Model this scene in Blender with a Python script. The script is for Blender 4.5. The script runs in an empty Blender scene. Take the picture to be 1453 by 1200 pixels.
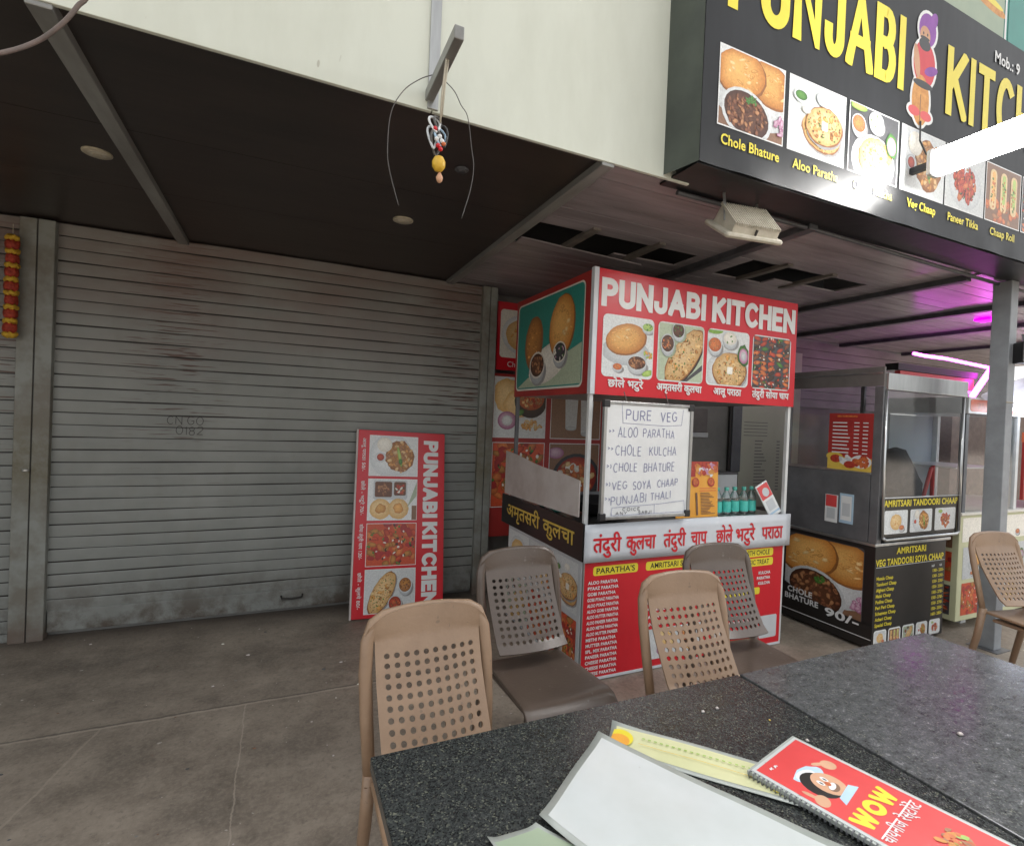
import bpy, bmesh, math, random
from mathutils import Vector, Matrix
from math import radians as R, sin, cos, pi
random.seed(7)
SC = bpy.context.scene
COL = SC.collection

# ---------------------------------------------------------------- camera, sky, sun, exposure
cam_d = bpy.data.cameras.new('camera'); cam = bpy.data.objects.new('camera', cam_d); COL.objects.link(cam)
YAW, PITCH, ROLL, FPX = 4.18458565e-01, -1.03311989e-02, 4.06941624e-02, 7.31121187e+02
fw = Vector((sin(YAW)*cos(PITCH), cos(YAW)*cos(PITCH), sin(PITCH)))
r0 = Vector((cos(YAW), -sin(YAW), 0)); u0 = r0.cross(fw)
rt = cos(ROLL)*r0 + sin(ROLL)*u0; up = -sin(ROLL)*r0 + cos(ROLL)*u0
mw = Matrix((rt, up, -fw)).transposed().to_4x4(); mw.translation = Vector((0, 0, 1.45))
cam.matrix_world = mw
cam_d.sensor_width = 36; cam_d.sensor_fit = 'HORIZONTAL'; cam_d.lens = FPX/1453*36
cam_d.clip_start = 0.02; cam_d.clip_end = 2000
SC.camera = cam

W = bpy.data.worlds.new('World'); SC.world = W; W.use_nodes = True
nt = W.node_tree; bgn = nt.nodes['Background']
sky = nt.nodes.new('ShaderNodeTexSky'); sky.sky_type = 'NISHITA'; sky.sun_disc = False
sky.sun_elevation = R(58); sky.sun_rotation = R(20); sky.dust_density = 6; sky.air_density = 1.0; sky.ozone_density = 1.0
hs = nt.nodes.new('ShaderNodeHueSaturation'); hs.inputs['Saturation'].default_value = 0.08
nt.links.new(sky.outputs[0], hs.inputs['Color']); nt.links.new(hs.outputs[0], bgn.inputs[0])
bgn.inputs[1].default_value = 0.15
sun_d = bpy.data.lights.new('sun', 'SUN'); sun_d.energy = 1.2; sun_d.angle = R(20); sun_d.color = (1, .96, .9)
sun = bpy.data.objects.new('sun', sun_d); COL.objects.link(sun)
sd = Vector((sin(R(20))*cos(R(58)), cos(R(20))*cos(R(58)), sin(R(58))))     # towards the sun, behind the building
sun.rotation_euler = (-sd).to_track_quat('-Z', 'Y').to_euler(); sun.location = (2, 8, 9)
SC.view_settings.view_transform = 'Standard'; SC.view_settings.look = 'None'
SC.view_settings.gamma = 1; SC.view_settings.exposure = 1.68
SC.cycles.use_denoising = True
SC.cycles.max_bounces = 8

# ---------------------------------------------------------------- materials
def mat(name, c1, c2=None, scale=8, rough=.55, bump=0, bscale=None, metal=0, spec=.5, stretch=(1, 1, 1), lo=.35, hi=.65, detail=4, rough2=None, coat=0, speck=None):
    m = bpy.data.materials.new(name); m.use_nodes = True
    t = m.node_tree; b = t.nodes['Principled BSDF']
    b.inputs['Base Color'].default_value = (*c1, 1); b.inputs['Roughness'].default_value = rough
    b.inputs['Metallic'].default_value = metal; b.inputs['Specular IOR Level'].default_value = spec
    b.inputs['Coat Weight'].default_value = coat; b.inputs['Coat Roughness'].default_value = .12
    tc = t.nodes.new('ShaderNodeTexCoord'); mp = t.nodes.new('ShaderNodeMapping'); mp.inputs['Scale'].default_value = stretch
    t.links.new(tc.outputs['Object'], mp.inputs[0])
    n = t.nodes.new('ShaderNodeTexNoise'); n.inputs['Scale'].default_value = scale; n.inputs['Detail'].default_value = detail
    n.inputs['Roughness'].default_value = .62
    t.links.new(mp.outputs[0], n.inputs['Vector'])
    if c2 is None: c2 = tuple(max(0, x*.86) for x in c1)
    r = t.nodes.new('ShaderNodeValToRGB'); r.color_ramp.elements[0].position = lo; r.color_ramp.elements[1].position = hi
    r.color_ramp.elements[0].color = (*c2, 1); r.color_ramp.elements[1].color = (*c1, 1)
    t.links.new(n.outputs['Fac'], r.inputs[0]); t.links.new(r.outputs[0], b.inputs['Base Color'])
    if speck:
        ns = t.nodes.new('ShaderNodeTexNoise'); ns.inputs['Scale'].default_value = speck[0]; ns.inputs['Detail'].default_value = 2; t.links.new(mp.outputs[0], ns.inputs['Vector'])
        rs_ = t.nodes.new('ShaderNodeMapRange'); rs_.inputs[1].default_value = speck[1]; rs_.inputs[2].default_value = speck[1]+.03; rs_.inputs[4].default_value = speck[3]; t.links.new(ns.outputs['Fac'], rs_.inputs[0])
        mx_ = t.nodes.new('ShaderNodeMix'); mx_.data_type = 'RGBA'; mx_.inputs[7].default_value = (*speck[2], 1)
        t.links.new(rs_.outputs[0], mx_.inputs[0]); t.links.new(r.outputs[0], mx_.inputs[6]); t.links.new(mx_.outputs[2], b.inputs['Base Color'])
    if rough2 is not None:
        mr = t.nodes.new('ShaderNodeMapRange'); mr.inputs[1].default_value = .35; mr.inputs[2].default_value = .65
        mr.inputs[3].default_value = rough; mr.inputs[4].default_value = rough2
        t.links.new(n.outputs['Fac'], mr.inputs[0]); t.links.new(mr.outputs[0], b.inputs['Roughness'])
    if bump:
        n2 = t.nodes.new('ShaderNodeTexNoise'); n2.inputs['Scale'].default_value = bscale or scale*2; n2.inputs['Detail'].default_value = 3
        t.links.new(mp.outputs[0], n2.inputs['Vector'])
        bp = t.nodes.new('ShaderNodeBump'); bp.inputs['Strength'].default_value = bump; bp.inputs['Distance'].default_value = .01
        t.links.new(n2.outputs['Fac'], bp.inputs['Height']); t.links.new(bp.outputs[0], b.inputs['Normal'])
    return m

def emis(name, c, s):
    m = bpy.data.materials.new(name); m.use_nodes = True; b = m.node_tree.nodes['Principled BSDF']
    b.inputs['Base Color'].default_value = (*[min(1, x) for x in c], 1)
    b.inputs['Emission Color'].default_value = (*c, 1); b.inputs['Emission Strength'].default_value = s
    return m

def glassmat(name, tint=(.9, .95, .93), fac=.12, rough=.03):
    m = bpy.data.materials.new(name); m.use_nodes = True; t = m.node_tree; t.nodes.clear()
    o = t.nodes.new('ShaderNodeOutputMaterial'); mx = t.nodes.new('ShaderNodeMixShader'); tr = t.nodes.new('ShaderNodeBsdfTransparent')
    gl = t.nodes.new('ShaderNodeBsdfGlossy'); gl.inputs['Roughness'].default_value = rough
    tr.inputs[0].default_value = (*tint, 1); lw = t.nodes.new('ShaderNodeLayerWeight'); lw.inputs[0].default_value = .35
    mr = t.nodes.new('ShaderNodeMapRange'); mr.inputs[3].default_value = fac*.6; mr.inputs[4].default_value = min(1, fac*4)
    t.links.new(lw.outputs['Fresnel'], mr.inputs[0]); t.links.new(mr.outputs[0], mx.inputs[0])
    t.links.new(tr.outputs[0], mx.inputs[1]); t.links.new(gl.outputs[0], mx.inputs[2]); t.links.new(mx.outputs[0], o.inputs[0])
    return m

# --- small node helpers for the three hand-made surfaces
def N(t, kind, **kw):
    n = t.nodes.new(kind)
    for k, v in kw.items(): setattr(n, k, v)
    return n
def mth(t, op, a, b=None, c=None):
    n = t.nodes.new('ShaderNodeMath'); n.operation = op
    for i, x in enumerate((a, b, c)):
        if x is None: continue
        if isinstance(x, (int, float)): n.inputs[i].default_value = x
        else: t.links.new(x, n.inputs[i])
    return n.outputs[0]
def mixc(t, fac, a, b):
    n = t.nodes.new('ShaderNodeMix'); n.data_type = 'RGBA'
    for s, x in ((n.inputs[0], fac), (n.inputs[6], a), (n.inputs[7], b)):
        if isinstance(x, (int, float)): s.default_value = x
        elif isinstance(x, tuple): s.default_value = (*x, 1)
        else: t.links.new(x, s)
    return n.outputs[2]
def noise(t, vec, scale, detail=4, rough=.6):
    n = t.nodes.new('ShaderNodeTexNoise'); n.inputs['Scale'].default_value = scale; n.inputs['Detail'].default_value = detail
    n.inputs['Roughness'].default_value = rough; t.links.new(vec, n.inputs['Vector']); return n.outputs['Fac']
def ramp(t, f, lo, hi):
    n = t.nodes.new('ShaderNodeMapRange'); n.inputs[1].default_value = lo; n.inputs[2].default_value = hi; n.clamp = True
    t.links.new(f, n.inputs[0]); return n.outputs[0]
def mapping(t, vec, sc):
    n = t.nodes.new('ShaderNodeMapping'); n.inputs['Scale'].default_value = sc; t.links.new(vec, n.inputs[0]); return n.outputs[0]

def concrete():
    m = bpy.data.materials.new('worn concrete'); m.use_nodes = True; t = m.node_tree; b = t.nodes['Principled BSDF']
    tc = N(t, 'ShaderNodeTexCoord').outputs['Object']
    n1 = noise(t, tc, 1.3, 6, .65); n2 = noise(t, tc, 7, 6, .7); n3 = noise(t, tc, 60, 4, .7); n4 = noise(t, mapping(t, tc, (1, 1.25, 1)), 2.6, 7, .68)
    c = mixc(t, ramp(t, n1, .35, .65), (.145, .119, .093), (.33, .28, .225))
    c = mixc(t, mth(t, 'MULTIPLY', ramp(t, n2, .42, .7), .6), c, (.38, .325, .262))
    c = mixc(t, mth(t, 'MULTIPLY', ramp(t, n4, .48, .68), .6), c, (.10, .085, .069))
    c = mixc(t, mth(t, 'MULTIPLY', ramp(t, n3, .45, .75), .45), c, (.41, .355, .29))
    c = mixc(t, mth(t, 'MULTIPLY', ramp(t, noise(t, tc, 33, 5, .75), .52, .66), .5), c, (.12, .103, .086))
    # pale chips of plaster and paint
    ch = mth(t, 'MULTIPLY', ramp(t, noise(t, tc, 26, 3, .55), .70, .73), ramp(t, noise(t, tc, 1.9, 2), .5, .6))
    c = mixc(t, mth(t, 'MULTIPLY', ch, .75), c, (.66, .63, .58))
    sep = N(t, 'ShaderNodeSeparateXYZ'); t.links.new(tc, sep.inputs[0]); X, Y = sep.outputs[0], sep.outputs[1]
    wob = mth(t, 'MULTIPLY', mth(t, 'SUBTRACT', noise(t, tc, 6, 6, .75), .5), .035)
    def line(e, w, col, c, k=.7, mask=None):
        d = mth(t, 'ABSOLUTE', mth(t, 'ADD', e, wob)); f = mth(t, 'MULTIPLY', mth(t, 'LESS_THAN', d, w), k)
        if mask: f = mth(t, 'MULTIPLY', f, mask)
        return mixc(t, f, c, col)
    lt = mth(t, 'LESS_THAN', Y, 2.79)
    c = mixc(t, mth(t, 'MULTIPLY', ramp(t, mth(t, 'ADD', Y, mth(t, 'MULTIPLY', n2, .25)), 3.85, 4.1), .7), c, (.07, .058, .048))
    c = line(mth(t, 'SUBTRACT', Y, 2.79), .007, (.45, .39, .32), c, .5)
    c = line(mth(t, 'SUBTRACT', Y, 2.805), .006, (.08, .07, .06), c, .6)
    c = line(mth(t, 'SUBTRACT', mth(t, 'ADD', X, .93), mth(t, 'MULTIPLY', mth(t, 'SUBTRACT', Y, 1.8), .24)), .005, (.42, .36, .29), c, .4, lt)
    c = line(mth(t, 'ADD', X, .12), .0028, (.46, .4, .33), c, .5, lt)
    t.links.new(c, b.inputs['Base Color'])
    t.links.new(ramp(t, n1, -.05, 1.0), b.inputs['Roughness'])
    bp = N(t, 'ShaderNodeBump'); bp.inputs['Strength'].default_value = .35; bp.inputs['Distance'].default_value = .012
    t.links.new(mth(t, 'ADD', n2, mth(t, 'MULTIPLY', n3, .4)), bp.inputs['Height']); t.links.new(bp.outputs[0], b.inputs['Normal'])
    return m

def shutter_paint():
    m = bpy.data.materials.new('grey green shutter paint'); m.use_nodes = True; t = m.node_tree; b = t.nodes['Principled BSDF']
    tc = N(t, 'ShaderNodeTexCoord').outputs['Object']
    n1 = noise(t, tc, 1.6, 4); n2 = noise(t, mapping(t, tc, (3, 3, 1)), 3, 5)
    c = mixc(t, ramp(t, n1, .35, .65), (.190, .202, .190), (.252, .264, .248))
    c = mixc(t, mth(t, 'MULTIPLY', ramp(t, n2, .5, .8), .35), c, (.19, .185, .16))
    sep = N(t, 'ShaderNodeSeparateXYZ'); t.links.new(tc, sep.inputs[0]); X, Z = sep.outputs[0], sep.outputs[2]
    st = noise(t, mapping(t, tc, (1.6, 1, 34)), 2.2, 3, .5)
    b1 = ramp(t, mth(t, 'ABSOLUTE', mth(t, 'ADD', X, .72)), .42, .1); b2 = ramp(t, mth(t, 'ABSOLUTE', mth(t, 'SUBTRACT', X, 1.22)), .45, .1)
    band = mth(t, 'MULTIPLY', mth(t, 'MAXIMUM', b1, b2), ramp(t, Z, .55, 1.6))
    ru = mth(t, 'MULTIPLY', ramp(t, mth(t, 'ADD', st, mth(t, 'MULTIPLY', band, .12)), .665, .73), mth(t, 'ADD', mth(t, 'MULTIPLY', band, .9), .08))
    c = mixc(t, ru, c, (.075, .034, .024))
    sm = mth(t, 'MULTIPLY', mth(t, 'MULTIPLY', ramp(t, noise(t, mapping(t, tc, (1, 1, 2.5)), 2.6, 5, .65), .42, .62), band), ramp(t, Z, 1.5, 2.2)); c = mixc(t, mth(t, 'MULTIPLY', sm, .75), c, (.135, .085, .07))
    s2 = mth(t, 'MULTIPLY', ramp(t, noise(t, mapping(t, tc, (.5, 1, 2)), 2.2, 5, .6), .3, .6), ramp(t, mth(t, 'ADD', Z, mth(t, 'MULTIPLY', n1, .6)), 1.9, 2.6)); c = mixc(t, mth(t, 'MULTIPLY', s2, .75), c, (.18, .125, .108))  # upper reddish tint: faded rust and reflected light, both put into the colour
    # splash dirt low down
    dirt = mth(t, 'MULTIPLY', ramp(t, noise(t, tc, 4.5, 6, .7), .42, .6), ramp(t, Z, .38, .02))
    c = mixc(t, mth(t, 'MULTIPLY', dirt, .95), c, (.065, .045, .03))
    t.links.new(c, b.inputs['Base Color']); b.inputs['Roughness'].default_value = .42; b.inputs['Specular IOR Level'].default_value = .45
    bp = N(t, 'ShaderNodeBump'); bp.inputs['Strength'].default_value = .25; bp.inputs['Distance'].default_value = .01
    t.links.new(n2, bp.inputs['Height']); t.links.new(bp.outputs[0], b.inputs['Normal'])
    return m

def granite(name, dust_glare):
    m = bpy.data.materials.new(name); m.use_nodes = True; t = m.node_tree; b = t.nodes['Principled BSDF']
    tc = N(t, 'ShaderNodeTexCoord').outputs['Object']
    v = N(t, 'ShaderNodeTexVoronoi'); v.inputs['Scale'].default_value = 340; t.links.new(tc, v.inputs['Vector'])
    sp = N(t, 'ShaderNodeSeparateColor'); t.links.new(v.outputs['Color'], sp.inputs[0])
    c = mixc(t, ramp(t, sp.outputs[0], .25, 1), (.008, .009, .009), (.045, .052, .049))
    c = mixc(t, mth(t, 'MULTIPLY', mth(t, 'GREATER_THAN', sp.outputs[1], .90), ramp(t, noise(t, tc, 40, 3), .35, .6)), c, (.13, .135, .105))
    st = noise(t, mapping(t, tc, (1, 1.6, 1)), 42, 8, .8); big = noise(t, tc, 2.4, 4)
    d = mth(t, 'MULTIPLY', mth(t, 'ADD', mth(t, 'MULTIPLY', ramp(t, st, .38, .8), .75), mth(t, 'MULTIPLY', ramp(t, big, .25, .75), .35)), dust_glare)  # grey veil: dusty smears plus glare and reflection mixed into the colour
    c = mixc(t, d, c, (.23, .235, .245)); t.links.new(c, b.inputs['Base Color'])
    t.links.new(mth(t, 'ADD', mth(t, 'MULTIPLY', ramp(t, st, .35, .7), .22), .11), b.inputs['Roughness'])
    return m

M = {}
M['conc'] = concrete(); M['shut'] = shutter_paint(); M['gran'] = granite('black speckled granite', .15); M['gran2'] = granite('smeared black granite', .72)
def grimy_post():
    m = M['post'].copy(); t = m.node_tree; b = t.nodes['Principled BSDF']; old = b.inputs['Base Color'].links[0].from_socket
    tc = N(t, 'ShaderNodeTexCoord').outputs['Object']; sep = N(t, 'ShaderNodeSeparateXYZ'); t.links.new(tc, sep.inputs[0]); Z = sep.outputs[2]
    bd_ = ramp(t, mth(t, 'ABSOLUTE', mth(t, 'SUBTRACT', Z, 1.08)), .34, .06); n_ = noise(t, tc, 6, 6, .7)
    c = mixc(t, mth(t, 'MULTIPLY', mth(t, 'MULTIPLY', bd_, ramp(t, n_, .3, .55)), .85), old, (.12, .105, .06))
    c = mixc(t, mth(t, 'MULTIPLY', ramp(t, mth(t, 'ADD', Z, mth(t, 'MULTIPLY', n_, .2)), .24, .14), .8), c, (.12, .085, .065))
    t.links.new(c, b.inputs['Base Color']); return m
M['groove'] = mat('shutter groove grime', (.03, .027, .024))
M['post'] = mat('grey painted steel', (.235, .25, .23), (.16, .15, .125), 5, .5, .2, lo=.4, hi=.6)
M['col'] = mat('blue grey painted column', (.31, .335, .36), (.22, .235, .25), 4, .45, .15)
M['postg'] = grimy_post()
M['beam'] = mat('brushed beam steel', (.3, .31, .3), (.2, .2, .19), 9, .42, stretch=(1, .2, 1), metal=.3)
M['beamd'] = mat('dull dark steel', (.085, .09, .1), (.05, .052, .058), 9, .5, metal=.2)
M['ceil'] = mat('dark brown laminate', (.034, .025, .022), (.022, .017, .0155), 3, .36, .08, 5, spec=.5, stretch=(.4, 2, 1))
M['seam'] = mat('pale laminate edge', (.62, .5, .42), (.1, .08, .06), 2.2, lo=.45, hi=.6)
M['strip'] = mat('brown pvc strip', (.33, .295, .31), (.23, .205, .215), 3, .27, .06, 4, spec=.5, stretch=(.4, 3, 1))
M['void'] = mat('sooty void', (.012, .012, .013))  # near-black lining above the ceiling openings
M['slat'] = mat('plain wood batten', (.17, .15, .13), (.1, .09, .08), 10)
M['fascia'] = mat('cream white sheet', (.62, .655, .575), (.56, .59, .51), 2.2, .5, .12, 3, stretch=(2.2, 1, .7), detail=8, lo=.3, hi=.6, speck=(11, .74, (.30, .28, .22), .6))
M['alu'] = mat('dull aluminium', (.42, .43, .42), (.3, .3, .3), 20, .38, metal=.8, stretch=(1, 1, .1))
M['steel'] = mat('stainless steel', (.6, .62, .62), (.48, .5, .5), 14, .28, .03, metal=.9, stretch=(1, 1, .15))
M['whitem'] = mat('white enamel steel', (.7, .72, .72), (.6, .62, .62), 9, .35)
M['flexk'] = mat('black flex banner', (.010, .011, .012), (.015, .016, .018), 5, .42, .55, 3, spec=.3, stretch=(1, 1, .35))
M['flexside'] = mat('grey green flex', (.06, .075, .06), (.04, .05, .042), 4, .45, .5, 5)
M['yel'] = mat('yellow print', (.80, .68, .045), (.74, .62, .04), 4, .35)
M['red'] = mat('red print', (.62, .012, .024), (.54, .01, .02), 3, .3, .4, 4, spec=.5, stretch=(1, 1, .4))
M['red2'] = mat('faded red print', (.40, .035, .03), (.33, .028, .025), 4, .45)
M['white'] = mat('white print', (.76, .78, .78), (.70, .72, .72), 4, .35)
M['palegrey'] = mat('pale grey print', (.58, .61, .63), (.5, .53, .55), 3, .38)
M['band'] = mat('white band vinyl', (.64, .68, .72), (.58, .61, .65), 3, .32, .1, 5)
M['blk'] = mat('black print', (.012, .011, .010), (.018, .016, .015), 3, .35, .1)
M['blkm'] = mat('black plastic', (.02, .02, .022), None, 20, .4)
M['gold'] = mat('gold letter paint', (.72, .52, .09), (.6, .42, .07), 12, .4)
M['teal'] = mat('teal print', (.02, .20, .17), (.03, .27, .22), 2, .4)
M['greenish'] = mat('pale green print', (.35, .42, .30), (.28, .36, .26), 3, .4)
M['puff'] = mat('golden fried bread', (.72, .36, .09), (.48, .19, .035), 26, .45, lo=.3, hi=.7)
M['puffd'] = mat('brown fried bread', (.46, .20, .05), (.26, .10, .025), 26, .45, lo=.3, hi=.7)
M['puffl'] = mat('pale fried bread', (.78, .56, .27), (.62, .38, .13), 18, .45, lo=.3, hi=.7)
M['roti'] = mat('browned flatbread', (.72, .52, .28), (.30, .13, .05), 55, .5, lo=.36, hi=.6)
M['bean'] = mat('brown chickpea', (.20, .075, .04), (.1, .035, .02), 60, .4)
M['beanl'] = mat('light chickpea', (.40, .19, .09), (.24, .1, .05), 60, .4)
M['sauce'] = mat('dark curry', (.09, .035, .02), (.05, .02, .012), 40, .35)
M['tikka'] = mat('red tikka', (.52, .06, .03), (.26, .025, .018), 60, .4)
M['tikkao'] = mat('orange tikka', (.66, .19, .05), (.4, .08, .03), 60, .4)
M['char'] = mat('charred bit', (.05, .03, .022), (.1, .05, .03), 60, .5)
M['leaf'] = mat('green herb', (.06, .19, .035), (.03, .11, .02), 40, .5)
M['lime'] = mat('lime green', (.36, .52, .12), (.24, .4, .08), 20, .5)
M['onion'] = mat('purple onion', (.45, .19, .33), (.6, .42, .52), 50, .5)
M['cream'] = mat('cream', (.78, .76, .68), (.7, .67, .58), 12, .4)
M['plate'] = mat('white plate', (.74, .76, .76), (.64, .66, .67), 6, .35)
M['wood'] = mat('brown table print', (.22, .12, .07), (.13, .065, .04), 12, .45)
M['bgdark'] = mat('dark slate print', (.06, .06, .065), (.1, .1, .1), 6, .4)
M['bglt'] = mat('light tablecloth print', (.60, .63, .63), (.48, .52, .53), 3, .4)
M['purple'] = mat('purple print', (.30, .10, .42), (.22, .07, .32), 9)
M['skin'] = mat('skin tone print', (.62, .36, .22), (.54, .3, .18), 9)
M['blueprint'] = mat('light blue print', (.45, .62, .75), (.36, .52, .68), 9)
M['tan'] = mat('tan moulded plastic', (.300, .200, .128), (.215, .138, .086), 4, .36, .08, 90, spec=.5, detail=7, lo=.3, hi=.62, speck=(34, .70, (.12, .09, .07), .45))
M['brown'] = mat('brown moulded plastic', (.108, .080, .062), (.078, .057, .045), 4, .30, .06, 90, spec=.55, detail=7, lo=.3, hi=.62, speck=(34, .70, (.22, .2, .18), .4))
M['lam'] = mat('clear laminate edge', (.44, .47, .44), (.36, .39, .36), 12, .18)
M['paper'] = mat('off white paper', (.60, .635, .635), (.545, .58, .57), 5, .2, coat=.5, speck=(30, .735, (.3, .28, .25), .7))
M['yelpaper'] = mat('pale yellow paper', (.66, .66, .40), (.58, .59, .34), 6, .28)
M['redcard'] = mat('coral red card', (.70, .075, .075), (.62, .06, .06), 5, .3)
M['worn'] = mat('worn white sheet', (.58, .535, .51), (.46, .40, .37), 5, .55, lo=.3, hi=.6)
M['ink'] = mat('blue marker ink', (.17, .18, .34), (.34, .36, .50), 60, .5)
M['inkd'] = mat('dark marker ink', (.09, .09, .11), (.16, .17, .18), 40, .5)
M['wall'] = mat('grey plaster', (.25, .25, .235), (.19, .19, .18), 3, .7, .2)
M['cwall'] = mat('cream wall sheet', (.52, .54, .43), (.45, .47, .37), 2, .55)
M['doorm'] = mat('blue grey door', (.15, .165, .18), (.11, .12, .135), 6, .5)
M['stallg'] = mat('dark grey sheet steel', (.19, .195, .205), (.14, .145, .155), 7, .38, .05, metal=.4)
M['stallb'] = mat('brown grey sheet', (.17, .155, .15), (.12, .11, .105), 5, .45)
M['orange'] = mat('orange print', (.80, .40, .055), (.74, .33, .04), 5, .35)
M['yelctr'] = mat('cream yellow board', (.66, .67, .43), (.58, .59, .37), 3, .5)
M['bottle'] = glassmat('clear bottle plastic', (.86, .93, .92), .18, .08)
M['aqua'] = mat('aqua bottle label', (.06, .50, .42), (.10, .58, .5), 30, .3)
M['cap'] = mat('aqua cap', (.12, .52, .42), None, 30, .35)
M['glass'] = glassmat('clear pane', (.86, .9, .9), .17, .09)
M['marig'] = mat('red marigold', (.42, .05, .02), (.24, .02, .01), 60, .7, .6, 80)
M['marigy'] = mat('yellow marigold', (.66, .42, .03), (.45, .24, .02), 60, .7, .6, 80)
M['lemon'] = mat('lemon peel', (.72, .47, .05), (.62, .38, .03), 40, .4, .2, 90)
M['thread'] = mat('tan thread', (.46, .42, .33), None, 30, .7)
M['wire'] = mat('grey wire', (.10, .095, .09), None, 30, .5)
M['cable'] = mat('brown cable', (.15, .11, .095), (.10, .08, .07), 20, .55)
M['lampw'] = mat('yellowed lamp housing', (.52, .49, .41), (.42, .39, .31), 20, .5)
M['dirty'] = mat('dirty lens', (.50, .45, .34), (.36, .32, .24), 20, .35)
M['led'] = emis('lamp white', (1, .98, .95), 24)  # glow of the added glare bar, which also brightens the kiosk
M['mag'] = emis('magenta led', (1, .10, 1), 3.5)
M['magspot'] = emis('magenta led spot', (1, .0, 1), .9)
M['bluetube'] = emis('cool tube', (.75, .85, 1), 6)
M['tarp'] = mat('white tarpaulin', (.66, .63, .68), (.5, .47, .54), 5, .5, .6, 5)
M['wpanel'] = mat('white pvc curtain', (.70, .76, .80), (.62, .69, .74), 6, .35)
_w = M['wpanel'].node_tree; _b = _w.nodes['Principled BSDF']; _t = _w.nodes.new('ShaderNodeBsdfTranslucent'); _t.inputs[0].default_value = (.75, .82, .86, 1)
_m = _w.nodes.new('ShaderNodeMixShader'); _m.inputs[0].default_value = .55; _w.links.new(_b.outputs[0], _m.inputs[1]); _w.links.new(_t.outputs[0], _m.inputs[2]); _w.links.new(_m.outputs[0], [n for n in _w.nodes if n.type == 'OUTPUT_MATERIAL'][0].inputs[0])
M['orangesign'] = mat('orange red sign', (.70, .16, .07), None, 6, .4)
M['cloth'] = mat('dark cloth', (.035, .037, .045), (.07, .07, .08), 14, .8, .5)
M['brick'] = mat('plain brick wall', (.27, .2, .17), (.2, .15, .13), 14, .8, .3)

def printmat():
    m = bpy.data.materials.new('glossy photo print'); m.use_nodes = True; t = m.node_tree; b = t.nodes['Principled BSDF']
    at = N(t, 'ShaderNodeVertexColor'); at.layer_name = 'ink'; tc = N(t, 'ShaderNodeTexCoord').outputs['Object']
    n = mth(t, 'ADD', mth(t, 'MULTIPLY', noise(t, tc, 90, 5, .7), .9), .55); h = N(t, 'ShaderNodeVectorMath'); h.operation = 'SCALE'
    t.links.new(at.outputs[0], h.inputs[0]); t.links.new(n, h.inputs['Scale']); t.links.new(h.outputs[0], b.inputs['Base Color']); b.inputs['Roughness'].default_value = .33
    return m
M['print'] = printmat()
PAL = {'puff': ((.80, .46, .14), (.50, .19, .035)), 'puffd': ((.55, .25, .06), (.24, .09, .025)), 'puffl': ((.82, .62, .32), (.66, .40, .14)), 'roti': ((.76, .56, .30), (.56, .33, .12)), 'bean': ((.28, .11, .05), (.10, .035, .02)), 'beanl': ((.50, .25, .11), (.26, .11, .05)),
 'sauce': ((.14, .055, .025), (.06, .022, .012)), 'tikka': ((.60, .09, .035), (.26, .022, .015)), 'tikkao': ((.72, .24, .07), (.42, .09, .03)), 'char': ((.08, .045, .03), (.03, .02, .015)), 'leaf': ((.11, .28, .05), (.03, .11, .02)), 'lime': ((.45, .60, .16), (.2, .36, .06)), 'onion': ((.66, .48, .58), (.34, .10, .22)),
 'cream': ((.82, .80, .72), (.66, .63, .55)), 'plate': ((.80, .82, .82), (.56, .59, .60)), 'wood': ((.24, .13, .075), (.14, .07, .04)), 'bgdark': ((.07, .07, .075), (.04, .04, .045)), 'bglt': ((.66, .69, .69), (.52, .56, .57)), 'palegrey': ((.58, .61, .62), (.40, .43, .45)), 'teal': ((.03, .24, .20), (.02, .15, .13)), 'greenish': ((.40, .47, .34), (.3, .37, .26)), 'white': ((.76, .78, .78), (.74, .76, .76)), 'red2': ((.40, .035, .03), (.33, .03, .03)), 'shade': ((.10, .09, .085), (.30, .30, .30))}
# ---------------------------------------------------------------- object helpers
OFF = {}
def tag(o, label=None, cat=None, group=None, kind=None):
    if label: o['label'] = label; o['kind'] = kind or 'thing'
    if cat: o['category'] = cat
    if group: o['group'] = group
    if kind: o['kind'] = kind
    return o
def thing(name, label, cat, loc=(0, 0, 0), rot=(0, 0, 0), group=None, local=False):
    o = bpy.data.objects.new(name, None); COL.objects.link(o); o.empty_display_size = .1
    o.location = loc; o.rotation_euler = rot
    OFF[o] = Vector((0, 0, 0)) if local else Vector(loc)
    return tag(o, label, cat, group)
def dup(o, loc=None, rot=None, label=None, group=None, parent=None):
    c = o.copy(); COL.objects.link(c)
    if parent is not None: c.parent = parent
    if loc is not None: c.location = loc
    if rot is not None: c.rotation_euler = rot
    if label: c['label'] = label
    if group: c['group'] = group
    for ch in list(o.children): dup(ch, parent=c)
    return c

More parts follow.
